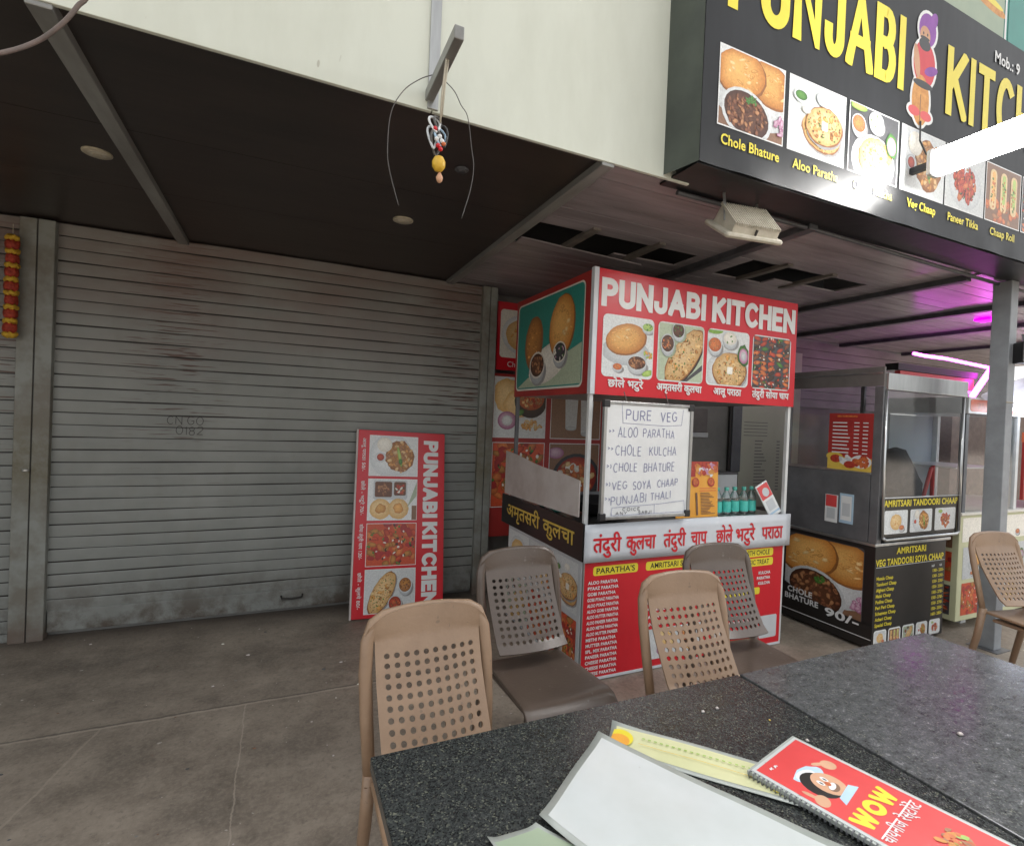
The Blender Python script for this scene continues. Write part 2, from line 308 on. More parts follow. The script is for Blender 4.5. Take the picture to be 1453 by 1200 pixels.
def cr(pts, n=6):                                          # smooth curve through points
    P = [Vector(p) for p in pts]; P = [P[0]*2-P[1]]+P+[P[-1]*2-P[-2]]; out = []
    for i in range(1, len(P)-2):
        for k in range(n):
            t = k/n; out.append(.5*((2*P[i])+(P[i+1]-P[i-1])*t+(2*P[i-1]-5*P[i]+4*P[i+1]-P[i+2])*t*t+(3*P[i]-P[i-1]-3*P[i+1]+P[i+2])*t**3))
    return out+[P[-2]]
class MB:
    def __init__(s): s.v = []; s.f = []; s.m = []; s.mats = []; s.vc = {}
    def mi(s, m):
        m = M[m] if isinstance(m, str) else m
        if m not in s.mats: s.mats.append(m)
        return s.mats.index(m)
    def add(s, vs, fs, m):
        k = len(s.v); s.v += [tuple(x) for x in vs]; i = s.mi(m)
        for f in fs: s.f.append([a+k for a in f]); s.m.append(i)
        return s
    def box(s, x0, y0, z0, x1, y1, z1, m):
        x0, x1 = min(x0, x1), max(x0, x1); y0, y1 = min(y0, y1), max(y0, y1); z0, z1 = min(z0, z1), max(z0, z1)
        v = [(x0, y0, z0), (x1, y0, z0), (x1, y1, z0), (x0, y1, z0), (x0, y0, z1), (x1, y0, z1), (x1, y1, z1), (x0, y1, z1)]
        return s.add(v, [(0, 3, 2, 1), (4, 5, 6, 7), (0, 1, 5, 4), (1, 2, 6, 5), (2, 3, 7, 6), (3, 0, 4, 7)], m)
    def bar(s, a, b, w, h, m, upv=(0, 0, 1)):
        a, b = Vector(a), Vector(b); d = (b-a).normalized(); u = Vector(upv)
        if abs(d.dot(u)) > .98: u = Vector((0, 1, 0))
        x = d.cross(u).normalized(); u = x.cross(d)
        v = [p + x*sx*w/2 + u*su*h/2 for p in (a, b) for sx, su in ((-1, -1), (1, -1), (1, 1), (-1, 1))]
        return s.add(v, [(3, 2, 1, 0), (4, 5, 6, 7), (0, 1, 5, 4), (1, 2, 6, 5), (2, 3, 7, 6), (3, 0, 4, 7)], m)
    def tube(s, pts, r, m, n=8, cap=True, flat=1.0):
        pts = [Vector(p) for p in pts]; rs = r if isinstance(r, (list, tuple)) else [r]*len(pts)
        rings = []; prev = None
        for i, p in enumerate(pts):
            d = (pts[min(i+1, len(pts)-1)] - pts[max(i-1, 0)]).normalized()
            if prev is None:
                a = Vector((1, 0, 0)) if abs(d.x) < .9 else Vector((0, 1, 0))
                a = (a - d*a.dot(d)).normalized()
            else: a = (prev - d*prev.dot(d)).normalized()
            prev = a; b = d.cross(a)
            rings.append([p + a*rs[i]*cos(2*pi*k/n) + b*rs[i]*flat*sin(2*pi*k/n) for k in range(n)])
        v = [x for g in rings for x in g]
        f = [(i*n+k, i*n+(k+1) % n, (i+1)*n+(k+1) % n, (i+1)*n+k) for i in range(len(pts)-1) for k in range(n)]
        if cap: f += [tuple(range(n-1, -1, -1)), tuple((len(pts)-1)*n+k for k in range(n))]
        return s.add(v, f, m)
    def lathe(s, c, prof, m, n=16):
        v = []; f = []
        for r, z in prof: v += [(c[0]+r*cos(2*pi*k/n), c[1]+r*sin(2*pi*k/n), c[2]+z) for k in range(n)]
        for i in range(len(prof)-1): f += [(i*n+k, i*n+(k+1) % n, (i+1)*n+(k+1) % n, (i+1)*n+k) for k in range(n)]
        f += [tuple(range(n-1, -1, -1)), tuple((len(prof)-1)*n+k for k in range(n))]
        return s.add(v, f, m)
    def sheet(s, fn, nu, nv, m):
        v = [fn(i/nu, j/nv) for j in range(nv+1) for i in range(nu+1)]
        f = [(j*(nu+1)+i, j*(nu+1)+i+1, (j+1)*(nu+1)+i+1, (j+1)*(nu+1)+i) for j in range(nv) for i in range(nu)]
        return s.add(v, f, m)
    def build(s, name, parent=None, smooth=False, bevel=0, solid=0, seg=2):
        me = bpy.data.meshes.new(name); off = OFF.get(parent, Vector((0, 0, 0)))
        me.from_pydata([tuple(Vector(x)-off) for x in s.v], [], s.f)
        for m in s.mats: me.materials.append(m)
        me.polygons.foreach_set('material_index', s.m)
        if s.vc:
            ca = me.color_attributes.new('ink', 'FLOAT_COLOR', 'POINT')
            for i_, c_ in s.vc.items(): ca.data[i_].color = (*c_, 1)
        if smooth: me.polygons.foreach_set('use_smooth', [True]*len(s.f))
        me.update()
        o = bpy.data.objects.new(name, me); COL.objects.link(o)
        if parent is not None: o.parent = parent; OFF[o] = off
        if solid:
            md = o.modifiers.new('thickness', 'SOLIDIFY'); md.thickness = solid; md.offset = 0
        if bevel:
            md = o.modifiers.new('soft edge', 'BEVEL'); md.width = bevel; md.segments = seg; md.limit_method = 'ANGLE'; md.angle_limit = R(40)
        return o
def box(name, parent, x0, y0, z0, x1, y1, z1, m, bevel=.003):
    return MB().box(x0, y0, z0, x1, y1, z1, m).build(name, parent, bevel=bevel)

# ---------------------------------------------------------------- lettering
TC = {}
def glyphs(s, bold):
    k = (s, bold)
    if k in TC: return TC[k]
    c = bpy.data.curves.new('lettering', 'FONT'); c.body = s; c.size = 1; c.offset = bold; c.resolution_u = 3
    if bold: c.space_character = 1 + bold*1.6
    o = bpy.data.objects.new('lettering', c); COL.objects.link(o)
    dg = bpy.context.evaluated_depsgraph_get(); ev = o.evaluated_get(dg); me = ev.to_mesh()
    vs = [(v.co.x, v.co.y) for v in me.vertices]; fs = [tuple(p.vertices) for p in me.polygons]
    ev.to_mesh_clear(); bpy.data.objects.remove(o); bpy.data.curves.remove(c)
    par = list(range(len(vs)))
    def fd(a):
        while par[a] != a: par[a] = par[par[a]]; a = par[a]
        return a
    for f in fs:
        for b in f[1:]: par[fd(f[0])] = fd(b)
    ids = {}
    isl = [ids.setdefault(fd(i), len(ids)) for i in range(len(vs))]
    TC[k] = (vs, fs, isl); return TC[k]

def arc(cx, cy, rx, ry, a0, a1, n=10):
    return [(cx+rx*cos(R(a0+(a1-a0)*i/n)), cy+ry*sin(R(a0+(a1-a0)*i/n))) for i in range(n+1)]
SF = {
 'A': (.72, [[(0, 0), (.36, 1), (.72, 0)], [(.13, .33), (.59, .33)]]),
 'B': (.58, [[(.3, .53), (0, .53), (0, 0), (.33, 0)] + arc(.33, .265, .25, .265, -90, 90, 8) + [(.3, .53)], [(0, .53), (0, 1), (.31, 1)] + arc(.31, .765, .21, .235, 90, -90, 8)]),
 'C': (.66, [arc(.36, .5, .36, .5, 48, 312, 18)]),
 'E': (.5, [[(.5, 0), (0, 0), (0, 1), (.5, 1)], [(0, .52), (.44, .52)]]),
 'G': (.7, [arc(.36, .5, .36, .5, 48, 330, 18) + [(.68, .46), (.4, .46)]]),
 'H': (.62, [[(0, 0), (0, 1)], [(.62, 0), (.62, 1)], [(0, .52), (.62, .52)]]),
 'I': (.0, [[(0, 0), (0, 1)]]),
 'J': (.48, [[(.48, 1), (.48, .22)] + arc(.24, .22, .24, .22, 0, -180, 12) + [(0, .3)]]),
 'K': (.62, [[(0, 0), (0, 1)], [(.58, 1), (0, .4)], [(.2, .58), (.62, 0)]]),
 'L': (.48, [[(0, 1), (0, 0), (.48, 0)]]),
 'N': (.64, [[(0, 0), (0, 1), (.64, 0), (.64, 1)]]),
 'O': (.74, [arc(.37, .5, .37, .5, 0, 360, 24)]),
 'P': (.56, [[(0, 0), (0, 1), (.3, 1)] + arc(.3, .74, .26, .26, 90, -90, 8) + [(0, .48)]]),
 'R': (.58, [[(0, 0), (0, 1), (.3, 1)] + arc(.3, .74, .26, .26, 90, -90, 8) + [(0, .48)], [(.26, .48), (.58, 0)]]),
 'S': (.54, [arc(.27, .75, .26, .25, 30, 270, 10) + arc(.27, .25, .27, .25, 90, -150, 10)]),
 'T': (.6, [[(0, 1), (.6, 1)], [(.3, 1), (.3, 0)]]),
 'U': (.6, [[(0, 1), (0, .24)] + arc(.3, .24, .3, .24, 180, 360, 14) + [(.6, 1)]]),
 'V': (.66, [[(0, 1), (.33, 0), (.66, 1)]]),
 'W': (.95, [[(0, 1), (.24, 0), (.475, .9), (.71, 0), (.95, 1)]]),
 'Y': (.6, [[(0, 1), (.3, .5), (.6, 1)], [(.3, .5), (.3, 0)]]),
 'Z': (.56, [[(0, 1), (.56, 1), (0, 0), (.56, 0)]]),
 '0': (.6, [arc(.3, .5, .3, .5, 0, 360, 20)]), '1': (.12, [[(0, .8), (.12, 1), (.12, 0)]]),
 '2': (.54, [arc(.27, .74, .27, .26, 170, -30, 10) + [(0, 0), (.54, 0)]]), '3': (.5, [arc(.25, .75, .23, .25, 150, -90, 8) + arc(.25, .25, .25, .25, 90, -150, 8)]),
 '5': (.5, [[(.46, 1), (.06, 1), (.03, .56)] + arc(.24, .32, .25, .31, 120, -150, 10)]),
 '6': (.56, [arc(.28, .3, .28, .3, 0, 360, 16), [(.02, .36), (.1, .75), (.4, 1)]]), '8': (.5, [arc(.25, .76, .22, .24, 0, 360, 14), arc(.25, .27, .25, .27, 0, 360, 14)]),
 '9': (.56, [arc(.28, .7, .28, .3, 0, 360, 16), [(.54, .64), (.46, .25), (.16, 0)]]),
 '>': (.3, [[(0, .75), (.3, .5), (0, .25)]]), '-': (.3, [[(0, .4), (.3, .4)]]), '/': (.4, [[(0, 0), (.4, 1)]]), ')': (.15, [arc(-.25, .5, .4, .55, 50, -50, 6)]),
}

class Art:
    """flat print on a panel: U to the reader's right, V up, normal towards the reader"""
    def __init__(s, O, U=(1, 0, 0), V=(0, 0, 1), h=.0008):
        s.O = Vector(O); s.U = Vector(U); s.V = Vector(V); s.Nn = s.U.cross(s.V); s.h = h; s.mb = MB(); s.clip = None; s.ink = False
    def pt(s, u, v, dh=0): return s.O + s.U*u + s.V*v + s.Nn*(s.h+dh)
    def poly(s, pts, m, ctr=None):
        if s.clip:
            x0, y0, x1, y1 = s.clip
            for ax, lim, sg in ((0, x0, 1), (0, x1, -1), (1, y0, 1), (1, y1, -1)):
                out = []
                for i in range(len(pts)):
                    a, b = pts[i-1], pts[i]; ia = (a[ax]-lim)*sg >= 0; ib = (b[ax]-lim)*sg >= 0
                    if ia != ib:
                        q = (lim-a[ax])/(b[ax]-a[ax]); out.append((a[0]+(b[0]-a[0])*q, a[1]+(b[1]-a[1])*q))
                    if ib: out.append(b)
                pts = out
                if len(pts) < 3: return
        s.h += 1.6e-5
        if s.ink:
            j = random.uniform(.9, 1.1); k = len(s.mb.v); c1, c2 = ([x*j for x in q] for q in PAL[m])
            if ctr is not None and s.clip and s.clip[0] < ctr[0] < s.clip[2] and s.clip[1] < ctr[1] < s.clip[3]:
                n = len(pts); mid = [tuple(ctr[q]+(p[q]-ctr[q])*.6 for q in (0, 1)) for p in pts]
                s.mb.add([s.pt(*ctr)]+[s.pt(*p) for p in mid]+[s.pt(*p) for p in pts], [(0, i+1, (i+1) % n+1) for i in range(n)]+[(i+1, n+i+1, n+(i+1) % n+1, (i+1) % n+1) for i in range(n)], 'print')
                s.mb.vc[k] = c1
                for i in range(n): s.mb.vc[k+1+i] = [.65*x+.35*y for x, y in zip(c1, c2)]; s.mb.vc[k+1+n+i] = c2
            else:
                s.mb.add([s.pt(*p) for p in pts], [tuple(range(len(pts)))], 'print'); cc = c1 if ctr is None else c2
                for i in range(len(pts)): s.mb.vc[k+i] = cc
            return
        s.mb.add([s.pt(*p) for p in pts], [tuple(range(len(pts)))], m)
    def rect(s, u0, v0, u1, v1, m): s.poly([(u0, v0), (u1, v0), (u1, v1), (u0, v1)], m)
    def rrect(s, u0, v0, u1, v1, r, m):
        p = []
        for cx, cy, a in ((u1-r, v1-r, 0), (u0+r, v1-r, 90), (u0+r, v0+r, 180), (u1-r, v0+r, 270)): p += arc(cx, cy, r, r, a, a+90, 5)
        s.poly(p, m)
    def ell(s, cu, cv, ru, rv, m, rot=0, n=22, jit=0):
        c, q = cos(R(rot)), sin(R(rot)); p = []
        for k in range(n):
            j = 1+random.uniform(-jit, jit); x, y = ru*cos(2*pi*k/n)*j, rv*sin(2*pi*k/n)*j
            p.append((cu+x*c-y*q, cv+x*q+y*c))
        s.poly(p, m, (cu-.22*ru*c, cv+.25*rv) if s.ink else None)
    def bits(s, cu, cv, ru, rv, n, sz, ms, asp=1.5):
        for _ in range(n):
            a = random.uniform(0, 2*pi); d = math.sqrt(random.random())
            s.ell(cu+ru*d*cos(a), cv+rv*d*sin(a), sz*random.uniform(.7, 1.2)*asp**.5, sz*random.uniform(.7, 1.2)/asp**.5, random.choice(ms), random.uniform(0, 180), 7, .2)
    def ribbon(s, pts, w, m):
        s.h += 1.6e-5; n = len(pts); P = [Vector((*p, 0)) for p in pts]; L = []; Rr = []
        closed = (P[0]-P[-1]).length < 1e-6
        if s.clip and not closed: P[0] += (P[0]-P[1]).normalized()*w*.5; P[-1] += (P[-1]-P[-2]).normalized()*w*.5
        for i in range(n):
            a = P[i-1] if i else (P[-2] if closed else None); b = P[i+1] if i < n-1 else (P[1] if closed else None)
            d1 = (P[i]-a).normalized() if a is not None and (P[i]-a).length > 1e-9 else None; d2 = (b-P[i]).normalized() if b is not None and (b-P[i]).length > 1e-9 else None
            d1 = d1 or d2; d2 = d2 or d1
            n1 = Vector((-d1.y, d1.x, 0)); n2 = Vector((-d2.y, d2.x, 0)); mm = (n1+n2)
            mm = mm.normalized() if mm.length > 1e-6 else n1
            k = w/2/max(.3, mm.dot(n1)); L.append(P[i]+mm*k); Rr.append(P[i]-mm*k)
        if s.clip:
            for i in range(n-1): s.poly([(L[i].x, L[i].y), (Rr[i].x, Rr[i].y), (Rr[i+1].x, Rr[i+1].y), (L[i+1].x, L[i+1].y)], m)
            return
        v = [s.pt(q.x, q.y) for q in L] + [s.pt(q.x, q.y) for q in Rr]
        s.mb.add(v, [(i, n+i, n+i+1, i+1) for i in range(n-1)], m)
    def strokes(s, txt, u, v, width, height, w, m, gap=.2, space=.35, jit=0, tilt=0):
        """stroke letters: a heavy w gives block capitals, a thin w handwriting"""
        tot = 0
        for ch in txt: tot += (space if ch == ' ' else SF[ch][0]+gap+w/height*.75)
        tot -= gap + w/height*.75; sx = (width-w)/tot; x = u+w/2; hh = height-w
        for i, ch in enumerate(txt):
            if ch == ' ': x += space*sx; continue
            gw, st = SF[ch]; jx, jy, js = (random.uniform(-jit, jit)*height for _ in range(3)); ks = 1+random.uniform(-jit, jit)
            for q in st:
                if not jit: s.clip = (x-w*.5, v, x+gw*sx+w*.5, v+height)
                s.ribbon([(x+a*sx+jx*.3+jit*.5*(b-.5)*height*.4, v+w/2+b*hh*ks+jy+tilt*(x-u)) for a, b in q], w, m)
            x += (gw+gap+w/height*.75)*sx
        s.clip = None
    def text(s, txt, u, v, cap, m, width=None, bold=0, align='l', maxw=None):
        if bold and max(map(ord, txt)) > 0x900:          # Devanagari: thickened by small shifted copies
            e = cap*bold*.9; wd = 0
            for dx, dy in ((-e, 0), (e, 0), (0, e), (0, -e), (0, 0)): wd = s.text(txt, u+dx, v+dy, cap, m, width, 0, align, maxw); s.h -= 4e-5
            return wd
        vs, fs, isl = glyphs(txt, bold); sc = cap/.70
        x0 = min(a for a, b in vs); x1 = max(a for a, b in vs); sx = sc if width is None else width/(x1-x0)
        if maxw and (x1-x0)*sx > maxw: sx = maxw/(x1-x0)
        wd = (x1-x0)*sx; uu = u - (wd/2 if align == 'c' else wd if align == 'r' else 0)
        s.h += 2e-5; P = [s.pt(uu+(a-x0)*sx, v+b*sc, (isl[i] % 6)*1.5e-5) for i, (a, b) in enumerate(vs)]
        s.mb.add(P, fs, m); s.h += 9e-5
        return wd
    def build(s, name, parent): return s.mb.build(name, parent)
    def new(s, h=None):
        a = Art(s.O, s.U, s.V, s.h if h is None else h); return a

def food(base, parent, u0, v0, u1, v1, kind, border=None, bg='bglt', rr=0, h=None):
    """a printed food photograph: one mesh of layered shapes"""
    a = base.new(base.h+.0002 if h is None else h*.5); w, hh = u1-u0, v1-v0; a.ink = True
    if border: (a.rrect(u0-border, v0-border, u1+border, v1+border, rr+border, 'white') if rr else a.rect(u0-border, v0-border, u1+border, v1+border, 'white'))
    a.rrect(u0, v0, u1, v1, rr, bg) if rr else a.rect(u0, v0, u1, v1, bg)
    a.clip = (u0+rr*.25, v0+rr*.25, u1-rr*.25, v1-rr*.25); X = lambda x: u0+x*w; Y = lambda y: v0+y*hh; S = min(w, hh)
    def bowl(x, y, r, fill, n=34, rim='plate', asp=.62, ms=('bean', 'beanl')):
        a.ell(X(x)+.03*S, Y(y)-r*S*.42, r*S*1.05, r*S*asp*1.05, 'shade' if kind not in ('kulcha', 'tikka') else 'greenish'); a.ell(X(x), Y(y)-r*S*.3, r*S*.95, r*S*asp*1.05, 'palegrey'); a.ell(X(x), Y(y), r*S, r*S*asp, rim); a.ell(X(x), Y(y), r*S*.88, r*S*asp*.86, fill)
        a.bits(X(x), Y(y), r*S*.76, r*S*asp*.72, n, r*S*.12, ms)
    def puff(x, y, rx, ry, rot, m='puff'):
        a.ell(X(x), Y(y), rx*S*1.03, ry*S*1.03, 'puffd', rot, 26, .015); a.ell(X(x)-.01*S, Y(y)+.015*S, rx*S*.98, ry*S*.97, m, rot, 26, .02)
        for _ in range(26):
            t_, d_ = random.uniform(0, 6.28), math.sqrt(random.random())*.75; a.ell(X(x)+rx*S*d_*cos(t_), Y(y)+ry*S*d_*sin(t_), rx*S*random.uniform(.04, .16), ry*S*random.uniform(.03, .09), random.choice((m, m, 'puffl' if m == 'puff' else 'puff')), random.uniform(-30, 30), 9, .2)
    def bread(x, y, rx, ry, rot=0, butter=True, n=60):
        a.ell(X(x)+.015*S, Y(y)-.025*S, rx*S*1.02, ry*S*1.02, 'shade' if kind != 'kulcha' else 'char', rot, 30, .02); a.ell(X(x), Y(y), rx*S, ry*S, 'puffd', rot, 30, .03); a.ell(X(x), Y(y)+.01*S, rx*S*.95, ry*S*.95, 'roti', rot, 30, .03)
        c, q = cos(R(rot)), sin(R(rot))
        for _ in range(16):
            t, d = random.uniform(0, 6.28), math.sqrt(random.random())*.8; px, py = rx*S*d*cos(t), ry*S*d*sin(t)
            a.ell(X(x)+px*c-py*q, Y(y)+px*q+py*c, S*random.uniform(.03, .075), S*random.uniform(.02, .05), random.choice(('puffd', 'puff', 'puffl', 'roti', 'puffl')), random.uniform(0, 180), 9, .25)
        for _ in range(n*2):
            t, d = random.uniform(0, 6.28), math.sqrt(random.random())*.88
            px, py = rx*S*d*cos(t), ry*S*d*sin(t)
            a.ell(X(x)+px*c-py*q, Y(y)+px*q+py*c, S*random.uniform(.008, .026), S*random.uniform(.006, .016), random.choice(('puffd', 'puffl', 'bean', 'leaf', 'puff', 'roti')), random.uniform(0, 180), 7, .25)
        if butter: a.rrect(X(x)-.07*S, Y(y)-.06*S, X(x)+.06*S, Y(y)+.07*S, .02*S, 'cream')
    if kind == 'bhature':
        a.rect(u0, v0, u1, Y(.3), 'wood'); a.ell(X(.55), Y(.42), .68*w, .34*S, 'plate')
        puff(.80, .72, .36*w/S, .29, -10); puff(.32, .72, .38*w/S, .31, 8)
        a.ell(X(.42), Y(.22), .46*S, .33*S, 'plate', -12); a.ell(X(.42), Y(.23), .41*S, .28*S, 'sauce', -12)
        a.bits(X(.42), Y(.23), .37*S, .24*S, 110, .036*S, ('bean', 'beanl', 'sauce', 'bean'), 1.7); a.bits(X(.48), Y(.42), .09*S, .05*S, 22, .022*S, ('leaf',), 2.6)
        a.bits(X(.95), Y(.22), .1*S, .12*S, 14, .04*S, ('onion',), 2)
    elif kind == 'puffbowl':
        a.ell(X(.45), Y(.42), .48*S, .22*S, 'palegrey'); puff(.46, .62, .40, .25, 12)
        bowl(.68, .26, .2, 'sauce'); bowl(.3, .17, .1, 'tikkao', 12, ms=('tikkao', 'beanl')); bowl(.87, .86, .12, 'lime', 10, ms=('leaf', 'lime'))
        a.ell(X(.9), Y(.1), .12*S, .05*S, 'lime', 15); a.bits(X(.9), Y(.4), .1*S, .05*S, 10, .03*S, ('puff', 'lime'))
    elif kind == 'paratha':
        a.ell(X(.56), Y(.3), .46*S, .36*S, 'plate'); bread(.58, .36, .42, .27, -8, False); bread(.62, .46, .40, .28, 6)
        a.ell(X(.18), Y(.76), .15*S, .09*S, 'plate'); a.ell(X(.18), Y(.77), .12*S, .065*S, 'leaf'); a.ell(X(.58), Y(.83), .15*S, .1*S, 'plate'); a.ell(X(.58), Y(.84), .12*S, .075*S, 'cream'); a.ell(X(.28), Y(.6), .09*S, .05*S, 'cream')
    elif kind == 'kulcha':
        a.rect(u0, v0, u1, v1, 'greenish'); a.poly([(X(.55), Y(0)), (X(1), Y(.35)), (X(1), Y(.25)), (X(.62), Y(0))], 'bgdark')
        bread(.58, .44, .60, .27, 52, False, 90); bowl(.2, .64, .15, 'sauce', 16, asp=1.1, ms=('beanl', 'tikkao')); bowl(.42, .88, .14, 'sauce', 16, asp=1.0, ms=('leaf', 'char'))
    elif kind == 'parathab':
        a.ell(X(.5), Y(.24), .52*S, .4*S, 'plate'); bread(.55, .28, .42, .33, 0); bowl(.17, .72, .17, 'tikkao', 18, asp=.85, ms=('tikkao', 'beanl')); bowl(.52, .86, .18, 'cream', 6, asp=.75, ms=('leaf', 'cream'))
        a.ell(X(.86), Y(.58), .14*S, .2*S, 'leaf', 10, 16, .1); a.ell(X(.86), Y(.57), .11*S, .14*S, 'onion', 10); a.ell(X(.86), Y(.57), .06*S, .08*S, 'palegrey', 10); a.ell(X(.15), Y(.97), .2*S, .06*S, 'lime')
    elif kind == 'tikka':
        a.rect(u0, v0, u1, v1, 'bgdark'); nr = 11; nc = 5
        for i in range(nc):
            a.rect(X((i+.5)/nc)-.008*S, v0, X((i+.5)/nc)+.008*S, v1, 'char')
            for j in range(nr+1): a.ell(X((i+.5)/nc+random.uniform(-.02, .02)), Y((j+.3)/nr), w/nc*.46, hh/nr*.42, random.choice(('tikka', 'tikkao', 'tikka', 'bean', 'char', 'leaf' if j > 4 else 'tikkao')), random.uniform(-30, 30), 9, .18)
        a.bits(X(.5), Y(.5), .5*w, .5*hh, 90, .02*S, ('char', 'tikkao', 'tikka', 'leaf', 'cream'))
    elif kind == 'tikkaplate':
        a.ell(X(.5), Y(.42), .5*S, .4*S, 'plate'); a.bits(X(.5), Y(.44), .36*S, .28*S, 46, .08*S, ('tikka', 'tikkao', 'tikka')); a.bits(X(.5), Y(.46), .34*S, .26*S, 40, .022*S, ('char', 'leaf', 'tikkao'))
        a.ell(X(.25), Y(.85), .16*S, .08*S, 'lime')
    elif kind == 'rolls':
        a.rect(u0, v0, u1, v1, 'wood'); a.bits(X(.5), Y(.2), .5*w, .2*hh, 30, .07*S, ('tikkao', 'beanl'))
        for x in (.2, .5, .8): a.rrect(X(x)-.11*S, Y(.2), X(x)+.11*S, Y(.92), .1*S, 'roti'); a.rrect(X(x)-.05*S, Y(.35), X(x)+.06*S, Y(.88), .05*S, 'lime' if x > .4 else 'puff'); a.bits(X(x), Y(.5), .07*S, .3*hh, 16, .025*S, ('leaf', 'tikkao', 'puffd'))
    elif kind == 'platter':
        a.ell(X(.45), Y(.5), .55*S, .56*S, 'plate'); a.ell(X(.62), Y(.5), .36*S, .42*S, 'puffd', 20, 22, .08); a.bits(X(.62), Y(.5), .33*S, .38*S, 80, .05*S, ('puff', 'beanl', 'roti', 'puffd')); a.ell(X(.3), Y(.78), .19*S, .19*S, 'cream'); a.ell(X(.22), Y(.46), .14*S, .13*S, 'plate'); a.ell(X(.22), Y(.46), .09*S, .09*S, 'tikka')
        a.ell(X(.62), Y(.48), .04*S, .26*S, 'lime', 12); a.ell(X(.64), Y(.36), .05*S, .07*S, 'leaf')
    elif kind == 'tray':
        a.rrect(X(.1), Y(.5), X(.8), Y(.98), .05*S, 'palegrey'); a.rrect(X(.13), Y(.56), X(.48), Y(.94), .04*S, 'sauce'); a.bits(X(.3), Y(.75), .13*S, .15*S, 26, .04*S, ('beanl', 'bean')); a.rrect(X(.52), Y(.6), X(.77), Y(.94), .04*S, 'sauce'); a.bits(X(.65), Y(.77), .1*S, .13*S, 20, .035*S, ('tikka', 'tikkao', 'cream'))
        for x in (.25, .62): a.ell(X(x), Y(.27), .26*S, .25*S, 'puffl', 0, 24, .03); a.ell(X(x), Y(.29), .12*S, .12*S, 'puff', 0, 14, .2)
        a.poly([(X(.8), Y(.3)), (X(1), Y(.95)), (X(1), Y(.6))], 'greenish'); a.rect(X(.9), v0, u1, Y(.35), 'wood')
    elif kind == 'kulchaplate':
        bread(.34, .45, .55, .24, 62, False, 80); bowl(.8, .62, .17, 'puffd', 24, asp=1.15); bowl(.6, .2, .17, 'tikka', 24, asp=1.1, ms=('tikkao', 'bean'))
    elif kind == 'curry':
        a.rect(u0, v0, u1, v1, 'wood'); a.ell(X(.55), Y(.42), .5*S, .45*S, 'bgdark'); a.ell(X(.55), Y(.45), .42*S, .36*S, 'tikka'); a.bits(X(.55), Y(.45), .36*S, .3*S, 60, .06*S, ('tikkao', 'beanl', 'puffl', 'cream')); a.ell(X(.12), Y(.85), .16*S, .1*S, 'onion')
    elif kind == 'chana':
        a.ell(X(.28), Y(.7), .3*S, .3*S, 'puffl', 30, 20, .08); a.ell(X(.42), Y(.55), .25*S, .25*S, 'puffl', 0, 20, .08); a.ell(X(.7), Y(.62), .32*S, .3*S, 'char'); a.ell(X(.7), Y(.68), .27*S, .22*S, 'tikkao'); a.bits(X(.7), Y(.68), .24*S, .18*S, 60, .03*S, ('beanl', 'tikka', 'puffl'))
        a.ell(X(.25), Y(.28), .18*S, .16*S, 'onion'); a.ell(X(.25), Y(.28), .1*S, .09*S, 'plate'); a.bits(X(.72), Y(.22), .2*S, .08*S, 26, .035*S, ('puffl', 'puff')); a.ell(X(.5), Y(.42), .08*S, .05*S, 'leaf', 30)
    elif kind == 'glasses':
        a.rect(u0, v0, u1, v1, 'wood')
        for x, y in ((.4, .52), (.72, .42)):
            a.poly([(X(x-.14), Y(y+.42)), (X(x+.14), Y(y+.42)), (X(x+.11), Y(y-.34)), (X(x-.11), Y(y-.34))], 'palegrey'); a.ell(X(x), Y(y+.42), .14*w, .06*S, 'cream'); a.bits(X(x), Y(y+.42), .1*w, .04*S, 14, .022*S, ('lime', 'leaf')); a.ell(X(x), Y(y-.34), .11*w, .04*S, 'palegrey')
    elif kind == 'naan':
        a.ell(X(.5), Y(.5), .5*S, .42*S, 'plate'); a.ell(X(.5), Y(.5), .4*S, .34*S, 'puffl', 0, 22, .05); a.bits(X(.5), Y(.5), .3*S, .26*S, 20, .04*S, ('puff', 'puffl')); bowl(.75, .25, .2, 'tikkao', 14, ms=('tikkao', 'beanl'))
    elif kind == 'reds':
        a.rect(u0, v0, u1, v1, 'tikka'); a.bits(X(.5), Y(.5), .55*w, .55*hh, 70, .09*S, ('tikka', 'tikkao', 'red2', 'puffd')); a.bits(X(.5), Y(.5), .5*w, .5*hh, 40, .03*S, ('char', 'cream', 'leaf'))
    elif kind == 'puffs2':
        a.rect(u0, v0, u1, v1, 'teal'); a.poly([(X(0), Y(0)), (X(1), Y(0)), (X(1), Y(.42)), (X(.2), Y(.12))], 'greenish')
        a.ell(X(.52), Y(.26), .46*S, .2*S, 'cream', 14); puff(.29, .52, .22, .30, -8, 'puffd'); puff(.72, .62, .26, .33, -14)
        bowl(.36, .26, .19, 'sauce', 26, 'cream', .8); bowl(.7, .36, .14, 'bgdark', 12, 'cream', .8, ('onion', 'cream', 'leaf'))
    return a.build('food_picture', parent)

# ---------------------------------------------------------------- setting
gr = MB().sheet(lambda a, b: (-30+80*a, -40+80*b, 0), 1, 1, 'conc').build('ground'); gr['kind'] = 'structure'

